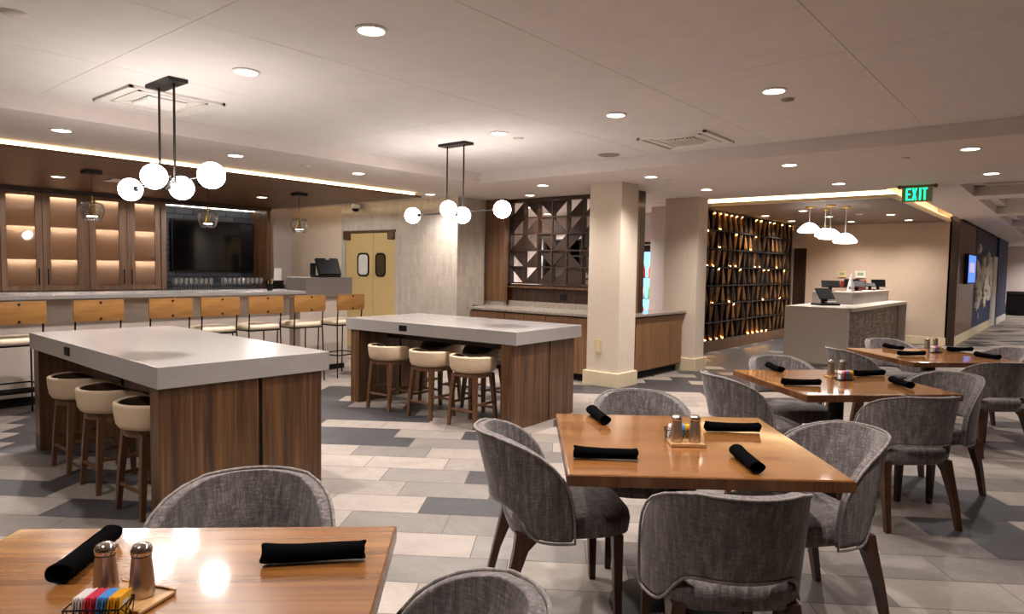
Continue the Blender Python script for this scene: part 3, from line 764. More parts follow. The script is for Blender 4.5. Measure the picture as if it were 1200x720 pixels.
obj('cup', MB().lathe([(.035, 0), (.037, .09), (.033, .09), (.031, .006), (.004, .006)], 20), M['black'], pc, smooth=40)
def pen(x, y, tx_, ty, col, name='pen'): obj(name, MB().cyl((x, y, .01), (x+tx_, y+ty, .155), .004, n=8), M[col], pc)
pen(.01, 0, .02, .01, 'pot'); pen(-.01, .01, .0, .02, 'paper_yellow'); pen(.005, -.012, .035, 0, 'ceramic')
scs = MB().tube([(-.02+.022*cos(a)-.02, 0, .165+.022*sin(a)) for a in [k*PI/8 for k in range(16)]], .004, 6, closed=True).tube([(.0+.022*cos(a)-.01, 0, .15+.022*sin(a)) for a in [k*PI/8 for k in range(16)]], .004, 6, closed=True).cyl((-.02, 0, .15), (0, 0, .02), .004, n=6)
obj('scissors', scs, M['black'], pc)

# ------------------------------------------------------------------ bar stools
def bar_stool():
    t = thing('bar_stool', '', 'bar stool', (0, 0, 0), 0, 'tan-backed stools along the bar')
    w = .205; r = .0085
    def L(name, pts): return obj(name, MB().tube(pts, r, 8), M['black_metal'], t, smooth=40)
    for s in (-1, 1):
        L('rear_leg', [(s*w, -.22, 1.11), (s*w, -.19, .74), (s*(w+.015), -.215, 0)])
        L('front_leg', [(s*w, .19, .7), (s*(w+.01), .215, 0)])
    L('seat_frame', [(-w, -.19, .70), (w, -.19, .70), (w, .19, .70), (-w, .19, .70), (-w, -.19, .70)])
    L('footrest', [(-w-.005, -.2, .30), (w+.005, -.2, .30), (w+.007, .2, .30), (-w-.007, .2, .30), (-w-.005, -.2, .30)])
    L('back_top_rail', [(-w, -.22, 1.095), (w, -.22, 1.095)])
    rings = [ring(.19, .175, 28, 5, .70), ring(.225, .205, 28, 5, .715), ring(.23, .21, 28, 5, .745), ring(.215, .195, 28, 5, .77), ring(.15, .135, 28, 4, .782)]
    obj('seat_cushion', MB().loft(rings), M['seat_cream'], t, smooth=60)
    # leather sling back wrapped round both uprights
    P = []
    for k in range(13):
        u = -1+2*k/12; y = -.215-.02*(1-u*u)
        P.append([(u*(w+.02), y-.012, .905), (u*(w+.02), y-.018-.004*sin(u*7), .96), (u*(w+.02), y-.02+.004*sin(u*5), 1.04), (u*(w+.02), y-.016, 1.115), (u*(w+.02), y+.012, 1.115), (u*(w+.02), y+.010, .905)])
    bk = obj('leather_back', MB().loft(P), M['tan'], t, smooth=35)
    for z in (.93, 1.09): obj('rivet', MB().cyl((0.005, -.262, z), (.005, -.245, z), .011, n=12), M['black'], bk)
    return t
bs = bar_stool(); bs.location = (1.862, 7.7, 0); bs['label'] = 'leftmost tan-backed bar stool, partly out of frame'
for x, l, rz in ((2.54, 'second tan-backed bar stool from the left, behind the near counter table corner', 0), (3.24, 'third tan-backed bar stool from the left, behind the middle of the near counter table', 0), (3.79, 'fourth tan-backed bar stool from the left, cream seat half visible', 0),
                 (4.355, 'fifth tan-backed bar stool from the left, behind the right end of the near table', 0), (4.96, 'sixth tan-backed bar stool, thin black legs visible beside the near table', 0), (5.58, 'rightmost tan-backed bar stool, turned slightly, beside the far counter table', rad(4))):
    dup(bs, (x, 7.7, 0), rz, l)

# ------------------------------------------------------------------ counter tables
def counter_table(loc, rz, w, l, label, ins):
    t = thing('counter_table', label, 'counter table', loc, rz)
    sl = obj('stone_top', B((-w/2, -l/2, .80), (w/2, l/2, .925), .004), M['quartz'], t)
    for s in (-1, 1):
        y0, y1 = sorted((s*(l/2-ins), s*(l/2-ins-.13)))
        for a, b in ((-w/2+.02, .06), (.085, w/2-.04)):
            pn = MB().box((a, y0, 0), (b, y1, .80), .003); obj('leg_panel', pn, M['walnut'], t)
        obj('recess_strip', B((.06, y0+.02, 0), (.085, y1-.02, .80)), M['matte_black'], t)
    obj('modesty_rail', B((-.2, -l/2+ins+.2, .70), (.2, l/2-ins-.2, .80)), M['walnut_dark'], t)
    k = .12*l
    ou = obj('outlet', B((-w/2-.006, k-.055, .835), (-w/2+.004, k+.055, .895), .003), M['black'], sl)
    return t
counter_table((2.166, 5.087, 0), rad(-1.7), 1.09, 2.53, 'near counter table with thick grey top on wood panels', .03)
counter_table((5.2, 5.05, 0), rad(3.5), 1.15, 2.33, 'far counter table with thick grey top on wood panels', .06)

# ------------------------------------------------------------------ upholstered counter stools
def counter_stool():
    t = thing('counter_stool', '', 'stool', (0, 0, 0))
    for sx in (-1, 1):
        for sy in (-1, 1):
            rings = [sq(sx*.16, sy*.16, 0, .0135), sq(sx*.145, sy*.145, .25, .0175), sq(sx*.125, sy*.125, .50, .0215)]
            obj('leg', MB().loft(rings), M['stool_wood'], t)
    obj('seat_ring', MB().lathe([(.175, .475), (.18, .48), (.18, .515), (.175, .52)], 36), M['stool_wood'], t, smooth=40)
    for a, b, z in (((-.15, -.15), (.15, -.15), .16), ((-.15, .15), (.15, .15), .16), ((-.147, -.147), (-.147, .147), .22), ((.147, -.147), (.147, .147), .22)):
        obj('footrest', MB().tube([(a[0], a[1], z), (b[0], b[1], z)], .013, 8), M['stool_wood'], t, smooth=40)
    n = 48
    def rim(th):   # th 0 = rear (-y)
        return .668-.075*(1/(1+math.exp(-(abs(th)-2.05)*6)))
    prof = [(.178, .518), (.202, .526), (.217, .55), (.226, .59), (.23, .63)]
    O = []
    for k, (r, z) in enumerate(prof+[(.229, None), (.214, None), (.198, None)]):
        rr_ = []
        for j in range(n):
            th = 2*PI*j/n-PI; zt = rim(th)
            zz = z if z is not None else zt+(.0, .008, -.004)[k-len(prof)]
            if z is not None and z > .56: zz = .55+(z-.55)*(zt-.01-.55)/.08
            rr_.append((r*sin(th), -r*cos(th), zz))
        O.append(rr_)
    obj('cream_shell', MB().loft(O, cap=False), M['cream_leather'], t, smooth=180)
    I = []
    for r, q in ((.1985, 1.), (.194, .95), (.185, .6), (.175, .2)):
        I.append([(r*sin(2*PI*j/n-PI), -r*cos(2*PI*j/n-PI), .56+(rim(2*PI*j/n-PI)-.56)*q) for j in range(n)])
    obj('brown_lining', MB().loft(I, cap=False), M['brown_leather'], t, smooth=180)
    obj('seat_cushion', MB().lathe([(.165, .53), (.185, .545), (.185, .57), (.165, .588), (.06, .594)], 36), M['brown_leather'], t, smooth=180)
    return t
cs = counter_stool(); first = True
for x, y, rz, l, g_ in ((1.745, 4.245, -88, 'cream tub stool nearest, against the near leg panel of the near counter table', None), (1.755, 4.9, -92, 'middle cream tub stool on the open side of the near counter table', None), (1.775, 5.53, -90, 'farthest cream tub stool on the open side of the near counter table', None),
                        (4.66, 5.555, -86, 'leftmost cream tub stool tucked under the far counter table', None), (4.675, 4.93, -90, 'middle cream tub stool tucked under the near side of the far counter table', None), (4.69, 4.375, -86, 'rightmost cream tub stool tucked under the near side of the far counter table', None),
                        (5.27, 5.42, 92, 'stool across the far counter table, brown inside showing, left one', None), (5.34, 4.83, 88, 'stool across the far counter table, brown inside showing, right one', None)):
    if first: cs.location = (x, y, 0); cs.rotation_euler = (0, 0, rad(rz)); cs['label'] = l; cs['group'] = 'cream tub stools at the counter tables'; first = False
    else: dup(cs, (x, y, 0), rad(rz), l)

# ------------------------------------------------------------------ buffet counter in front of the lattice
bf = thing('buffet_counter', 'low wood buffet counter with speckled granite top wrapping the front column', 'counter', (0, 0, 0))
tp = MB(); tp.prism([(7.46, 7.12), (7.46, 4.9), (7.84, 4.9), (7.84, 4.5), (9.515, 4.5), (9.515, 4.95), (8.36, 4.95), (8.36, 7.09), (8.29, 7.09), (8.29, 7.45), (7.95, 7.45), (7.95, 7.12)], .03, Matrix.Translation((0, 0, .872)))
obj('granite_top', tp, M['granite'], bf)
obj('backsplash', MB().box((8.325, 4.96, .902), (8.359, 7.015, .985)).box((8.225, 7.03, .902), (8.298, 7.42, .968)), M['granite'], bf)
for y0, y1 in ((6.4, 7.08), (5.65, 6.385), (4.92, 5.635)): obj('front_panel', B((7.5, y0, .1), (7.54, y1, .85), .002), M['zebra'], bf)
obj('carcass', MB().box((7.545, 4.95, .1), (8.355, 7.09, .872)), M['walnut_dark'], bf)
for x0, x1 in ((7.87, 8.06), (8.075, 9.46)): obj('front_panel', B((x0, 4.54, .12), (x1, 4.58, .85), .002), M['zebra'], bf)
obj('carcass', B((7.87, 4.585, .1), (9.47, 4.945, .872)), M['walnut_dark'], bf)
obj('toe_kick', MB().box((7.58, 4.95, 0), (8.3, 7.08, .1)).box((7.88, 4.62, 0), (9.45, 4.95, .1)), M['matte_black'], bf)

# lattice screen
la = thing('lattice_screen', 'dark wood lattice screen of square cells with triangular panels above the buffet', 'screen', (8.4, 0, 0))
Y1, Y0, Z1, Z0 = 7.02, 4.80, 2.55, 1.27; NC, NR = 8, 5; cw = (Y1-Y0)/NC; chh = (Z1-Z0)/NR
for k in range(NC+1): obj('upright', B((-.05, Y1-k*cw-.011, Z0), (.05, Y1-k*cw+.011, Z1)), M['walnut_dark'], la)
for k in range(NR+1): obj('rail', B((-.049, Y0-.01, Z0+k*chh-.011), (.049, Y1+.01, Z0+k*chh+.011)), M['walnut_dark'], la)
pat = [['LR', 'UR', 'UR', 'UL', 'LR', 'LR', 'UL', 'LR'], ['UL', 'LR', 'UR', 'LL', 'LR', 'LR', 'UR', 'UL'], ['LR', 'LL', 'UR', 'LR', 'UL', 'UL', 'LR', 'UR'], ['UR', 'LR', 'UR', 'UL', 'LL', 'UR', 'UL', 'LR'], ['UR', 'LR', 'LR', 'LR', 'FF', 'UR', 'LR', 'UL']]
for r in range(NR):
    for c_ in range(NC):
        yl, yr = Y1-c_*cw-.011, Y1-(c_+1)*cw+.011; zt, zb_ = Z1-r*chh-.011, Z1-(r+1)*chh+.011
        P = {'UL': (yl, zt), 'UR': (yr, zt), 'LL': (yl, zb_), 'LR': (yr, zb_)}; k = pat[r][c_]
        drop = {'LR': 'UL', 'UR': 'LL', 'UL': 'LR', 'LL': 'UR'}.get(k)
        pl = [P[q] for q in ('UL', 'UR', 'LR', 'LL') if q != drop]
        m = MB(); m.loft([[(-.035, y, z) for y, z in pl], [(-.015, y, z) for y, z in pl]]); obj('triangular_panel', m, M['fin_brown'], la)
obj('ledge', B((-.11, Y0-.02, 1.195), (-.04, Y1+.03, 1.22)), M['walnut'], la)
ol = thing('wall_outlet', 'dark socket plate on the wood wainscot under the lattice', 'outlet', (8.357, 5.95, 1.07)); obj('plate', B((-.008, -.06, -.045), (0, .06, .045), .003), M['black'], ol); obj('socket', B((-.011, -.04, -.02), (-.007, .04, .02)), M['matte_black'], ol)

# pantry behind
fg = thing('drinks_cooler', 'brightly lit drinks cooler glimpsed between the columns', 'cooler', (11.6, 6.46, 0))
obj('cabinet', MB().box((0, -.43, 0), (.55, -.38, 2.0)).box((0, .38, 0), (.55, .43, 2.0)).box((0, -.43, 1.86), (.55, .43, 2.0)).box((0, -.43, 0), (.55, .43, .2)), M['trim_white'], fg)
obj('light_panel', B((.5, -.38, .2), (.54, .38, 1.86)), M['cooler'], fg)
for z in (.55, .95, 1.35): obj('shelf', B((.02, -.38, z), (.48, .38, z+.015)), M['steel'], fg)
obj('top_sign', B((-.015, -.4, 1.86), (0, .4, 1.98)), M['black'], fg)
cols = ['#e8c01e', '#e26a1c', '#d83a34', '#4cb04a', '#e4e4e8', '#2f6fc0']
bm_ = [plain('bottle_'+str(i), c, .3) for i, c in enumerate(cols)]
bt = None; k = 0
for zi, z in enumerate((.566, .966, 1.366)):
    for i in range(5):
        y = -.3+i*.15; k += 1
        lab = ('drink bottle on the lower', 'drink bottle on the middle', 'drink bottle on the upper')[zi]+' shelf of the lit cooler'
        b_ = thing('drink_bottle', lab, 'bottle', (11.72, 6.46+y, z), 0, 'drinks on shelf %s of the cooler' % ('low', 'middle', 'high')[zi])
        obj('bottle_body', MB().lathe([(.035, 0), (.04, .01), (.04, .16), (.02, .22), (.016, .235)], 14), bm_[(zi*2+i) % 6 if zi < 2 else i % 3], b_, smooth=60)
        obj('cap', MB().lathe([(.018, .235), (.018, .26)], 10), M['ceramic'], b_)
sh = thing('pantry_shelf', 'dark shelving seen through the lattice gaps', 'shelf', (11.2, 7.9, 0))
for y in (-.6, 0, .6): obj('side_panel', B((0, y-.02, 0), (.38, y+.02, 2.1)), M['black'], sh)
for z in (.3, .8, 1.3, 1.75, 2.08): obj('shelf_board', B((0, -.6, z), (.38, .6, z+.03)), M['black'], sh)
# ------------------------------------------------------------------ glittering screen of gold fins
ds = thing('gold_fin_screen', 'tall dark screen of golden twisted fins with tiny lights beyond the columns', 'screen', (0, 5.3, 0))
X0, X1, ZB, ZT = 11.7, 16.5, .2, 2.62; NC, NR = 18, 7; cw = (X1-X0)/NC; chh = (ZT-ZB)/NR
obj('backing', B((X0, -.02, ZB), (X1, .0, ZT)), M['matte_black'], ds)
obj('plinth', B((X0, -.12, 0), (X1, 0, ZB)), M['walnut'], ds)
obj('end_post', B((X1, -.12, 0), (X1+.04, 0, ZT)), M['steel'], ds)
for k in range(NR+1): obj('shelf_rail', B((X0, -.11, ZB+k*chh-.009), (X1, -.0, ZB+k*chh+.009)), M['rail_dark'], ds)
for k in range(NC+1): obj('upright', B((X0+k*cw-.006, -.10, ZB), (X0+k*cw+.006, -.0, ZT)), M['rail_dark'], ds)
rnd = random.Random(5); REST = MB()
for r in range(NR):
    for c_ in range(NC):
        xl = X0+c_*cw+.02; xr = xl+cw-.04; zb_ = ZB+r*chh+.018; zt = zb_+chh-.036
        fl_ = rnd.random() < .5; tw_ = rnd.uniform(.3, .9); N = 7; P = []
        for i in range(N):
            u = i/(N-1); a = tw_*u*PI*.5 if fl_ else tw_*(1-u)*PI*.5
            w = (xr-xl)*(.3+.75*u) if fl_ else (xr-xl)*(1.05-.75*u)
            cx = (xl+xr)/2; P.append([(cx+(q-.5)*w*cos(a), -.055-(q-.5)*w*sin(a)*.36-.012*sin(PI*q), zb_+u*(zt-zb_)) for q in (0, .25, .5, .75, 1)])
        if c_ >= 14:
            REST.grid(P); continue
        obj('fin', MB().grid(P), M['gold'] if rnd.random() < .6 else M['gold_dark'], ds, smooth=180, mods=[('SOLIDIFY', dict(thickness=.006))])
rf = obj('fin', REST, M['gold'], ds, smooth=180, mods=[('SOLIDIFY', dict(thickness=.006))]); rf['kind'] = 'stuff'
for r, c_, top in [(0, c, 0) for c in (0, 1, 2, 3, 8, 9, 10, 11, 12)]+[(2, 1, 0), (2, 4, 0), (1, 5, 1), (2, 11, 0), (4, 0, 0), (4, 1, 0), (3, 2, 1), (4, 4, 0), (4, 5, 0), (3, 6, 1), (4, 9, 0), (4, 10, 0), (3, 11, 1), (3, 12, 1)]+[(5, 2, 0), (5, 0, 1), (6, 2, 0), (5, 5, 1), (5, 9, 1), (5, 8, 0)]+[(2, 15, 0), (3, 16, 1), (4, 14, 0), (6, 15, 1), (6, 17, 1)]+[(6, c, 1) for c in (1, 2, 3, 4, 5, 6, 9, 10, 12, 13)]:
    x = X0+(c_+.5)*cw; z = ZB+r*chh+(.03 if not top else chh-.03)
    obj('tiny_lamp', MB().sphere((x, -.088, z), .005, 8, 6), M['bulb'], ds)

# ------------------------------------------------------------------ front desk
fd = thing('front_desk', 'veined grey stone front desk with a woven-texture panel on its long side', 'reception desk', (0, 0, 0))
obj('end_panel', B((11.93, 2.82, 0), (12.0, 3.83, .94), .004), M['desk_stone'], fd)
obj('counter_slab', B((12.0, 2.76, .88), (16.5, 3.83, .94), .004), M['desk_stone'], fd)
obj('far_end_panel', B((16.44, 2.76, 0), (16.5, 3.83, .88), .004), M['desk_stone'], fd)
m, nt, b = newmat('woven_mosaic_panel')
v = texco(nt); f = noise(nt, texco(nt, (3, 1, 26)), 1, 5, .7, .5); f2 = noise(nt, texco(nt, (22, 1, 2)), 1, 4, .7); f3 = noise(nt, texco(nt, (1.1, .2, .2)), 1, 2)
cA_ = mixc(nt, ramp(nt, f, [(.38, '#241c19'), (.5, '#5d5047'), (.6, '#b0a192')]), ramp(nt, f2, [(.38, '#241f1d'), (.52, '#6d6057'), (.62, '#b4a69a')]), f3)
nt.links.new(cA_, b.inputs['Base Color']); setp(b, Roughness=.5); bump(nt, b, f, .4, .01)
obj('front_panel', B((12.06, 2.9, .0), (16.44, 2.93, .88)), m, fd)
obj('panel_edge', B((12.0, 2.84, 0), (12.06, 2.9, .88)), M['walnut_dark'], fd)
obj('ledge', MB().box((13.5, 3.12, .94), (16.5, 3.2, 1.15), .003).box((13.46, 3.12, .94), (13.54, 3.83, 1.15), .003), M['ledge_stone'], fd)
obj('ledge_top', MB().box((13.45, 3.1, 1.15), (16.5, 3.36, 1.17), .003).box((13.45, 3.3, 1.15), (13.7, 3.83, 1.17), .003), M['desk_stone'], fd)
# terminal on the low part
tm = thing('desk_terminal', 'black card terminal with tilted screen on the low end of the front desk', 'terminal', (12.75, 3.4, .941), rad(-35))
obj('base', B((-.2, -.14, 0), (.2, .14, .035), .012), M['black'], tm)
obj('screen', B((-.16, -.012, -.12), (.16, .012, .12), .01, mat=Matrix.Translation((0, .02, .2)) @ Matrix.Rotation(rad(-38), 4, 'X')), M['black'], tm)
obj('keypad', B((-.02, -.1, .04), (.14, .0, .07), .006), M['ceramic'], tm)
obj('stand', B((-.05, .0, .03), (.05, .06, .2), .006), M['black'], tm)
sn = thing('white_cone_sign', 'slim white pointed stand on the front desk ledge', 'sign stand', (13.6, 3.2, 1.171))
obj('body', MB().lathe([(.07, 0), (.055, .1), (.025, .25), (.006, .34), (.001, .345)], 20), M['paper_white'], sn, smooth=60)
obj('mark', B((-.062, -.02, .05), (-.045, .02, .1)), plain('grey_mark', '#77706a', .6), sn)
def monitor(x, y, z, w, h, rz, label, tilt=-15, name='monitor', face='black'):
    t = thing(name, label, 'monitor', (x, y, z), rad(rz))
    mt = Matrix.Translation((0, 0, .06+h/2)) @ Matrix.Rotation(rad(tilt), 4, 'X')
    obj('screen', B((-w/2, -.012, -h/2), (w/2, .012, h/2), .006, mat=mt), M[face], t)
    obj('stand', B((-.03, .0, .005), (.03, .03, .06+h/2)), M['black'], t); obj('foot', B((-.09, -.06, 0), (.09, .08, .012), .004), M['black'], t)
monitor(13.6, 3.55, 1.171, .32, .15, -65, 'dark tablet leaning at the near end of the front desk ledge', -35)
monitor(14.4, 3.28, 1.171, .3, .14, -60, 'small dark card reader on the ledge right of the white cone', -35)
monitor(14.95, 3.5, 1.171, .3, .17, -55, 'dark monitor standing behind the middle of the front desk ledge', -5)
monitor(15.5, 3.28, 1.171, .2, .1, -60, 'low dark device near the far end of the desk ledge', -50)
monitor(16.25, 3.28, 1.171, .3, .16, -50, 'dark framed screen at the far end of the front desk', -8)
def wplate(x, y, z, w, h, label, cat, mat, name='wall_panel', mat2='black'):
    t = thing(name, label, cat, (x, y, z)); obj('plate', B((-.03, -w/2, -h/2), (0, w/2, h/2), .004), M[mat], t); obj('display', B((-.034, -w*.3, -h*.15), (-.029, w*.3, h*.32)), M[mat2], t)
wplate(17, 4.19, 1.49, .17, .13, 'ivory wall control panel above the desk, left one', 'control panel', 'beige_plate', mat2='exit_plate')
wplate(17, 3.8, 1.49, .22, .15, 'wall control panel with green display above the desk, right one', 'control panel', 'ceramic', mat2='exit_plate')
wplate(17, 4.15, 1.27, .14, .13, 'small red alarm box on the wall behind the white cone', 'alarm box', 'red', 'wall_alarm', 'red')
wplate(17, 3.8, 1.26, .24, .2, 'dark red alarm panel on the wall behind the desk monitors', 'alarm box', 'red', 'wall_alarm')

# ------------------------------------------------------------------ corridor things
t = thing('wall_television', 'lit blue screen mounted on the dark wood beside the corridor art', 'television', (19.0, 1.89, 0))
obj('housing', B((-.9, -.02, 1.32), (.5, .06, 2.0), .01), M['black'], t)
obj('screen', B((-.85, -.026, 1.35), (.45, -.02, 1.97)), M['tv_on'], t)
obj('picture_band', B((-.7, -.028, 1.58), (.2, -.0255, 1.8)), M['tv_band'], t)
ar = thing('wall_relief', 'large pale carved relief of rough patches on the navy corridor wall', 'wall art', (0, YW, 0))
rnd = random.Random(3)
for cx, cz, rx_, rz_ in ((20.9, 2.2, .25, .12), (20.75, 1.55, .35, .35), (21.3, 1.15, .45, .3), (21.0, .85, .3, .22), (22.1, 1.75, .4, .25), (22.9, 1.35, .55, .35), (23.5, 1.85, .5, .3), (22.6, .95, .4, .25), (24.1, 1.5, .4, .35), (23.7, 1.0, .35, .22), (21.7, 1.45, .35, .3)):
    N = 22; pts = []
    for j in range(N):
        a = 2*PI*j/N; q = 1+.28*sin(3*a+cx*7)+.16*sin(5*a+cz*9)+rnd.uniform(-.1, .1); pts.append((cx+rx_*q*cos(a), cz+rz_*q*sin(a)))
    mm = MB().loft([[(x, -.002, z) for x, z in pts], [(x, -.05, z) for x, z in pts], [(cx+(x-cx)*.9, -.06, cz+(z-cz)*.9) for x, z in pts]])
    obj('carved_patch', mm, M['art_white'], ar)
ob = thing('wall_outlet', 'small white socket plate low on the navy corridor wall', 'outlet', (21.6, YW, .45)); obj('plate', B((-.05, -.012, -.07), (.05, 0, .07), .003), M['ceramic'], ob); obj('socket', B((-.025, -.016, -.04), (.025, -.012, .04)), M['paper_white'], ob)
tb = thing('waste_bin', 'dark square waste bin at the far end of the corridor', 'bin', (32.9, 1.78, 0))
obj('body', B((-.3, -.3, 0), (.3, .3, .8), .02), M['black'], tb); obj('hood', B((-.31, -.31, .8), (.31, .31, .93), .02), M['matte_black'], tb); obj('opening', B((-.315, -.2, .82), (-.305, .2, .9)), M['fixture'], tb)
for x, y in ((14.2, .35), (14.9, -.1)):
    t = thing('ceiling_camera', 'small dark ceiling device in the coffered corridor, '+('nearer' if x < 14.5 else 'farther')+' one', 'sensor', (x, y, 3.02))
    obj('mount', B((-.06, -.06, -.03), (.06, .06, 0), .005), M['black'], t); obj('head', B((-.05, -.04, -.09), (.05, .04, -.03), .01), M['black'], t)
dm = thing('wall_camera', 'white dome security camera with black eye above the swing doors', 'camera', (7.6, 9.9, 2.53))
obj('housing', MB().lathe([(.075, .06), (.085, .03), (.085, 0), (.07, -.02)], 24, (-.1, 0, 0)), M['ceramic'], dm, smooth=40)
obj('dome', MB().lathe([(.066, -.012), (.06, -.045), (.035, -.07), (.002, -.076)], 24, (-.1, 0, 0)), M['black'], dm, smooth=180)
obj('arm', B((-.1, -.02, .01), (0, .02, .05), .005), M['ceramic'], dm)

# ------------------------------------------------------------------ dining tables
TABLES = {'A': ((.529, 1.498), 46.5), 'B': ((2.746, 1.312), 51.5), 'C': ((5.08, 1.255), 43.8), 'D': ((7.42, 1.03), 46.)}
TN = {'A': 'nearest', 'B': 'centre', 'C': 'right', 'D': 'far right'}
def axes(k):
    (x, y), a = TABLES[k]; a = rad(a); return Vector((x, y, 0)), Vector((sin(a), cos(a), 0)), Vector((cos(a), -sin(a), 0)), -a
def dining_table():
    t = thing('dining_table', '', 'table', (0, 0, 0), 0, 'square dining tables'); S = .52
    obj('tabletop', B((-S, -S, .71), (S, S, .75), .004), [M['table_top']], t)
    ed = MB()
    for lo, hi in (((-S-.004, -S-.004, .705), (S+.004, -S+.0, .7465)), ((-S-.004, S, .705), (S+.004, S+.004, .7465)), ((-S-.004, -S, .705), (-S, S, .7465)), ((S, -S, .705), (S+.004, S, .7465))): ed.box(lo, hi, .0015)
    obj('edge_band', ed, M['table_edge'], t)
    obj('pedestal', MB().cyl((0, 0, .02), (0, 0, .70), .05, n=24), M['black_metal'], t, smooth=40)
    obj('top_plate', B((-.25, -.25, .69), (.25, .25, .71)), M['black_metal'], t)
    obj('base_plate', MB().lathe([(.29, 0), (.29, .008), (.26, .018), (.08, .03), (.05, .05)], 40), M['black_metal'], t, smooth=40)
    return t
dt = dining_table(); o_, f_, r_, rz_ = axes('A'); dt.location = o_; dt.rotation_euler = (0, 0, rz_); dt['label'] = 'nearest square dining table, glossy with globe reflections, at the lower left'
for k, l in (('B', 'square wooden dining table at the centre with four black napkin rolls'), ('C', 'square wooden dining table behind the centre one, toward the right'), ('D', 'farthest square wooden dining table, cut by the right edge')):
    o_, f_, r_, rz_ = axes(k); dup(dt, o_, rz_, l)

# ------------------------------------------------------------------ upholstered dining chairs
def dining_chair():
    t = thing('dining_chair', '', 'chair', (0, 0, 0))
    a, bq, Lm = .262, .25, None
    def plan(sg):        # sg: signed arc position in metres from the rear centre
        R = .25; q = PI/2*R
        s = abs(sg)
        if s < q: th = s/R; x, y = R*sin(th), -R*cos(th)
        else: x, y = R, s-q
        return math.copysign(x, sg)*1.03, y
    NS, NV = 33, 12
    def half(v):          # half arc length at height fraction v
        return max(.155, .415*(max(0, 1-v**2.5))**(1/3.2))
    P = []
    for i in range(NV):
        v = (0, .1, .22, .36, .5, .63, .75, .84, .91, .96, .985, 1)[i]; row = []
        for j in range(NS):
            s = -1+2*j/(NS-1); zb_ = .376+.134*(1/(1+math.exp((abs(s)-.52)*24)))
            z = zb_+(.805-zb_)*v
            z -= .004*s*s*v
            E = half(min(1., max(0., (z-.376)/.429))); sg = s*E
            x, y = plan(sg); ln = max(0, z-.40)
            back = max(0, -y/.25)
            row.append((x*(1+.10*ln), y-.24*ln*back-.01, z))
        P.append(row)
    sh = obj('back_shell', MB().grid(P), M['fabric'], t, smooth=180, mods=[('SOLIDIFY', dict(thickness=.042, offset=0)), SUB2])
    loop = [P[0][j] for j in range(NS)]+[P[i][NS-1] for i in range(1, NV)]+[P[NV-1][j] for j in range(NS-2, -1, -1)]+[P[i][0] for i in range(NV-2, 0, -1)]
    lp = []
    for x, y, z in loop:
        d = Vector((x, min(y, .0)*1., 0)); d = d.normalized() if d.length > .01 else Vector((0, -1, 0)); lp.append(Vector((x, y, z))+d*.021)
    obj('piping', MB().tube(lp, .0055, 6, closed=True), M['piping'], sh, smooth=180)
    rings = [ring(.225, .245, 32, 4, .375, 0, .03), ring(.243, .262, 32, 4, .385, 0, .03), ring(.248, .268, 32, 4, .43, 0, .03), ring(.243, .262, 32, 4, .462, 0, .03), ring(.22, .24, 32, 3.6, .476, 0, .03), ring(.12, .13, 32, 3, .482, 0, .03)]
    obj('seat_cushion', MB().loft(rings), M['fabric'], t, smooth=180)
    for s in (-1, 1):
        obj('front_leg', MB().loft([sq(s*.205, .225, 0, .014), sq(s*.2, .215, .38, .022)]), M['leg_wood'], t)
        obj('rear_leg', MB().loft([sq(s*.225, -.285, 0, .015, .014), sq(s*.215, -.245, .18, .019, .018), sq(s*.2, -.20, .33, .022, .03), sq(s*.19, -.16, .40, .024, .06)]), M['leg_wood'], t)
    return t
ch = dining_chair(); first = True
SIDE = {'front': (0, -1, 0), 'back': (0, 1, 180), 'left': (-1, 0, -90), 'right': (1, 0, 90)}
for k, side, d_, off, tw_, l in (
    ('A', 'back', .54, .05, 4, 'grey chair behind the nearest table, before the counter table panel'), ('A', 'right', .52, -.06, 0, 'grey chair at the right side of the nearest table, cut by the bottom edge'),
    ('B', 'front', .55, .02, 2, 'grey chair with its back to the camera at the centre table'), ('B', 'left', .53, .02, 10, 'grey chair at the left side of the centre table, seat in view'),
    ('B', 'back', .60, -.05, 0, 'grey chair on the far side of the centre table'), ('B', 'right', .54, .02, 14, 'grey chair at the right side of the centre table, seen from behind its rim'),
    ('C', 'front', .55, .05, 0, 'grey chair with its back to the camera at the right-hand table'), ('C', 'left', .60, .0, 0, 'grey chair at the left side of the right-hand table, behind the centre table corner'),
    ('C', 'back', .59, -.02, 0, 'grey chair on the far side of the right-hand table, pale lit rim'), ('C', 'right', .60, -.12, 16, 'grey chair at the right side of the right-hand table, overlapping the front chair'),
    ('D', 'front', .58, .08, 0, 'grey chair with its back to the camera at the far right table'), ('D', 'left', .62, .0, 0, 'grey chair at the left side of the far right table, behind the shakers'),
    ('D', 'back', .60, .1, 0, 'grey chair with pale rim on the far side of the far right table'), ('D', 'right', .66, .1, 0, 'grey chair with pale rim at the right picture edge by the far table')):
    o_, f_, r_, rz_ = axes(k); sx, sy, q = SIDE[side]
    p = o_+r_*(sx*d_)+f_*(sy*d_)
    p += (r_ if sx == 0 else f_)*off
    rz2 = rz_+rad(q+tw_)
    if first: ch.location = p; ch.rotation_euler = (0, 0, rz2); ch['label'] = l; ch['group'] = 'grey upholstered dining chairs'; first = False
    else: dup(ch, p, rz2, l)

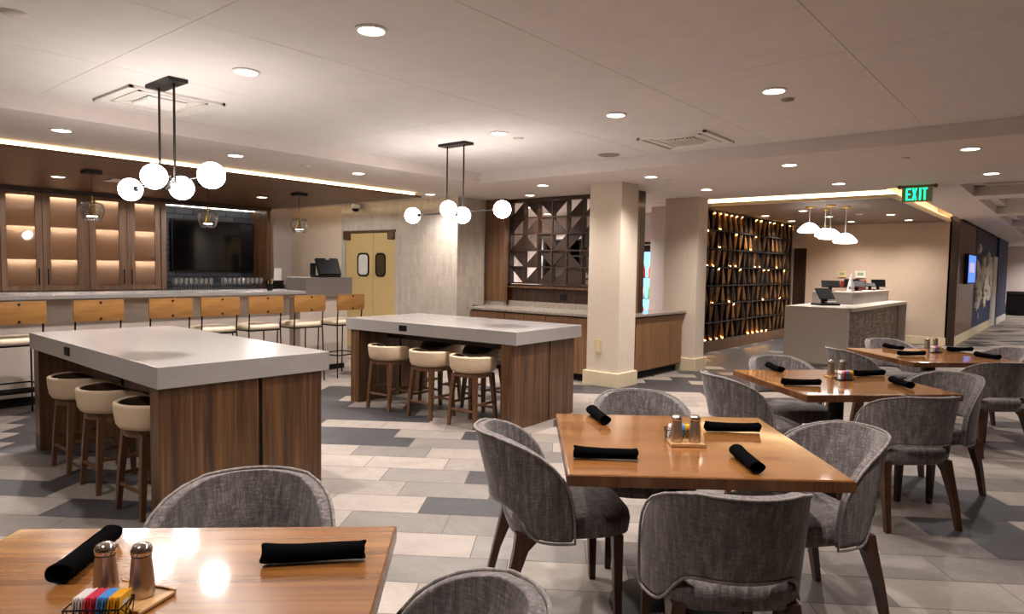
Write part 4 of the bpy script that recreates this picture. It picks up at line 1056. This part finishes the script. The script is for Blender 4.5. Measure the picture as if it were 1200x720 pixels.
# ------------------------------------------------------------------ things on the tables
ZT_ = .7512
def napkin(seed):
    rn = random.Random(seed); t = thing('napkin_roll', '', 'napkin', (0, 0, 0)); L = .25; rings = []; N = 16
    for i in range(12):
        u = i/11; r = .0235*(1+.08*sin(u*5+seed))+(.002 if i in (0, 11) else 0); ph = u*1.2
        z0 = .0222+.0035*(abs(u-.5)*2)**3; rings.append([(-L/2+u*L+(.004*sin(3*q) if i in (0, 11) else 0), 1.2*r*cos(q)*(1+.05*sin(3*q+ph)), max(.0008, z0+.92*r*sin(q))) for q in [2*PI*j/N for j in range(N)]])
    def inset(rg, k, dx):
        c = sum((Vector(p) for p in rg), Vector())/len(rg); return [tuple(c+(Vector(p)-c)*k+Vector((dx, 0, 0))) for p in rg]
    rings = [inset(rings[0], .2, .02), inset(rings[0], .75, .012), inset(rings[0], .93, -.001)]+rings+[inset(rings[-1], .93, .001), inset(rings[-1], .75, -.012), inset(rings[-1], .2, -.02)]
    obj('rolled_cloth', MB().loft(rings), M['napkin'], t, smooth=180, mods=[SUB1])
    P = []
    for i in range(9):
        u = i/8; P.append([(-L*.42+u*L*.88, .0288*cos(q), max(.001, .0225+.0235*sin(q))) for q in [rad(35-80*u*0-14*k+18*u) for k in range(6)]])
    obj('cloth_flap', MB().grid(P), M['napkin'], t, smooth=180, mods=[('SOLIDIFY', dict(thickness=.002, offset=1))])
    return t
n0 = napkin(1); first = True
for (x0, y0), (x1, y1), l in (
    ((.49, 1.755), (.70, 1.965), 'black napkin roll lying behind the shakers on the nearest table'), ((.875, 1.535), (1.07, 1.36), 'black napkin roll at the right of the nearest table'),
    ((2.93, 1.89), (2.775, 1.715), 'black napkin roll at the far left corner of the centre table'), ((2.21, 1.495), (2.34, 1.305), 'black napkin roll at the near left of the centre table'),
    ((3.0, 1.3), (3.15, 1.11), 'black napkin roll at the far right of the centre table beside the shakers'), ((2.68, 1.03), (2.49, .875), 'black napkin roll near the right corner of the centre table'),
    ((5.37, 1.84), (5.14, 1.65), 'black napkin roll at the far left of the right-hand table'), ((4.60, 1.47), (4.76, 1.285), 'black napkin roll at the near left of the right-hand table'),
    ((5.40, 1.2), (5.58, 1.08), 'black napkin roll behind the caddy on the right-hand table'), ((5.27, .95), (5.06, .8), 'black napkin roll at the near right of the right-hand table'),
    ((7.74, 1.46), (7.6, 1.31), 'black napkin roll at the far left corner of the farthest table'), ((7.09, 1.23), (7.27, 1.06), 'black napkin roll at the near left of the farthest table'),
    ((7.88, .94), (8.06, .77), 'black napkin roll behind the caddy on the farthest table'), ((7.6, .68), (7.45, .51), 'black napkin roll at the near right of the farthest table')):
    c = ((x0+x1)/2, (y0+y1)/2, ZT_); rz2 = math.atan2(y1-y0, x1-x0)
    if first: n0.location = c; n0.rotation_euler = (0, 0, rz2); n0['label'] = l; n0['group'] = 'black napkin rolls'; first = False
    else: dup(n0, c, rz2, l)
def shaker():
    t = thing('shaker', '', 'shaker', (0, 0, 0))
    obj('body', MB().lathe([(.024, 0), (.0255, .004), (.0255, .03), (.023, .06), (.0205, .085), (.0205, .092), (.018, .092)], 32), M['steel'], t, smooth=50)
    obj('collar_ring', MB().lathe([(.0208, .0915), (.0215, .093), (.0208, .0945)], 32), M['black'], t, smooth=50)
    obj('cap', MB().lathe([(.0212, .0945), (.0225, .097), (.0222, .105), (.019, .113), (.012, .1175), (.003, .119)], 32), M['chrome'], t, smooth=60)
    return t
s0 = shaker(); first = True
def tray(loc, rz, l): 
    t = thing('wooden_tray', l, 'tray', loc, rz, 'wooden caddy trays')
    obj('board', B((-.055, -.075, 0), (.055, .075, .009), .003), M['tray_wood'], t); obj('lip', MB().box((-.055, -.075, .009), (-.05, .075, .013)).box((.05, -.075, .009), (.055, .075, .013)), M['tray_wood'], t)
def caddy(loc, rz, l):
    t = thing('wire_caddy', l, 'caddy', loc, rz, 'wire packet caddies'); a, b_, h = .055, .032, .045
    def loop(z, k=1.): return [(-a*k, -b_*k, z), (a*k, -b_*k, z), (a*k, b_*k, z), (-a*k, b_*k, z)]
    obj('rim', MB().tube(loop(h), .002, 6, closed=True).tube(loop(.004, .92), .002, 6, closed=True), M['black'], t)
    w = MB(); n = 9
    for k in range(n):
        for sgn in (-1, 1):
            x0 = -a+2*a*k/(n-1); x1 = max(-a, min(a, x0+sgn*.022))
            for s in (-1, 1): w.cyl((x0*.92, s*b_*.92, .004), (x1, s*b_, h), .0011, n=5)
    for s in (-1, 1):
        for q in (-1, 0, 1): w.cyl((s*a*.92, q*b_*.8, .004), (s*a, -q*b_*.8, h), .0011, n=5)
    obj('wire_lattice', w, M['black'], t)
    obj('bottom_grid', B((-a*.92, -b_*.92, .001), (a*.92, b_*.92, .004)), M['black'], t)
def packet_src(col):
    t = thing('sugar_packet', '', 'packet', (0, 0, 0)); P = []
    rings = [[(-.024, -.0004, z), (.024, -.0004, z), (.024, .0004, z), (-.024, .0004, z)] if z in (0, .06) else [(-.0235, -.0013, z), (.0235, -.0013, z), (.0235, .0013, z), (-.0235, .0013, z)] for z in (0, .006, .03, .054, .06)]
    obj('paper_body', MB().loft(rings), M[col], t)
    obj('printed_mark', MB().box((-.012, -.0016, .036), (.012, .0016, .046)), M['ledge_stone'] if col == 'paper_white' else M['paper_white'], t)
    return t
pk = {c: None for c in ('paper_white', 'paper_pink', 'paper_blue', 'paper_yellow')}
def packets(k, loc, rz, nper):
    W = .092; tot = nper*4; i = 0
    for c in ('paper_white', 'paper_pink', 'paper_blue', 'paper_yellow'):
        for q in range(nper):
            x = -W/2+W*(i+.5)/tot; lc = Matrix.Translation(loc) @ Matrix.Rotation(rz, 4, 'Z') @ Vector((x, .002*((i*7) % 3-1), .0055))
            lab = c[6:]+' sugar packet in the wire caddy on the '+TN[k]+' table'; gp_ = c[6:]+' packets on the '+TN[k]+' table'
            rot = rz+PI/2+rad(((i*37) % 5-2)*.5)
            if pk[c] is None:
                pk[c] = packet_src(c); o = pk[c]; o.location = lc; o['label'] = lab; o['group'] = gp_
            else: o = dup(pk[c], lc, 0, lab, gp_)
            o.rotation_euler = (rad(6), rad(3), rot); i += 1
for k, sh1, sh2, trc, cad, np_ in (('A', (.555, 1.622), (.606, 1.56), (.587, 1.575), (.505, 1.515), 6), ('B', (2.69, 1.30), (2.742, 1.24), (2.715, 1.265), (2.775, 1.335), 3), ('C', (5.225, 1.335), (5.282, 1.275), (5.25, 1.30), (5.155, 1.225), 4), ('D', (7.79, 1.11), (7.85, 1.05), (7.82, 1.08), (7.66, 1.02), 4)):
    o_, f_, r_, rz_ = axes(k)
    tray((trc[0], trc[1], ZT_), rz_+rad(90) if k != 'A' else rz_+rad(70), 'small pale wooden tray under the shakers on the '+TN[k]+' table')
    for j, s_ in enumerate((sh1, sh2)):
        l = ('left' if j == 0 else 'right')+' steel shaker of the pair on the '+TN[k]+' table'
        p = (s_[0], s_[1], ZT_+.0095)
        if first: s0.location = p; s0['label'] = l; s0['group'] = 'steel salt and pepper shakers'; first = False
        else: dup(s0, p, rad(30*j), l)
    caddy((cad[0], cad[1], ZT_), rz_, 'black wire caddy of sugar packets on the '+TN[k]+' table'); packets(k, (cad[0], cad[1], ZT_), rz_, np_)

# ------------------------------------------------------------------ light and view
w = bpy.data.worlds.new('world'); SC.world = w; w.use_nodes = True
w.node_tree.nodes['Background'].inputs['Color'].default_value = (1, .82, .7, 1); w.node_tree.nodes['Background'].inputs['Strength'].default_value = .012
vs = SC.view_settings; vs.view_transform = 'Standard'; vs.look = 'None'; vs.gamma = 1; vs.use_curve_mapping = False; vs.exposure = 0.3
SC.cycles.use_denoising = True
SC.cycles.max_bounces = 8; SC.cycles.sample_clamp_indirect = 6; SC.cycles.caustics_reflective = False; SC.cycles.caustics_refractive = False
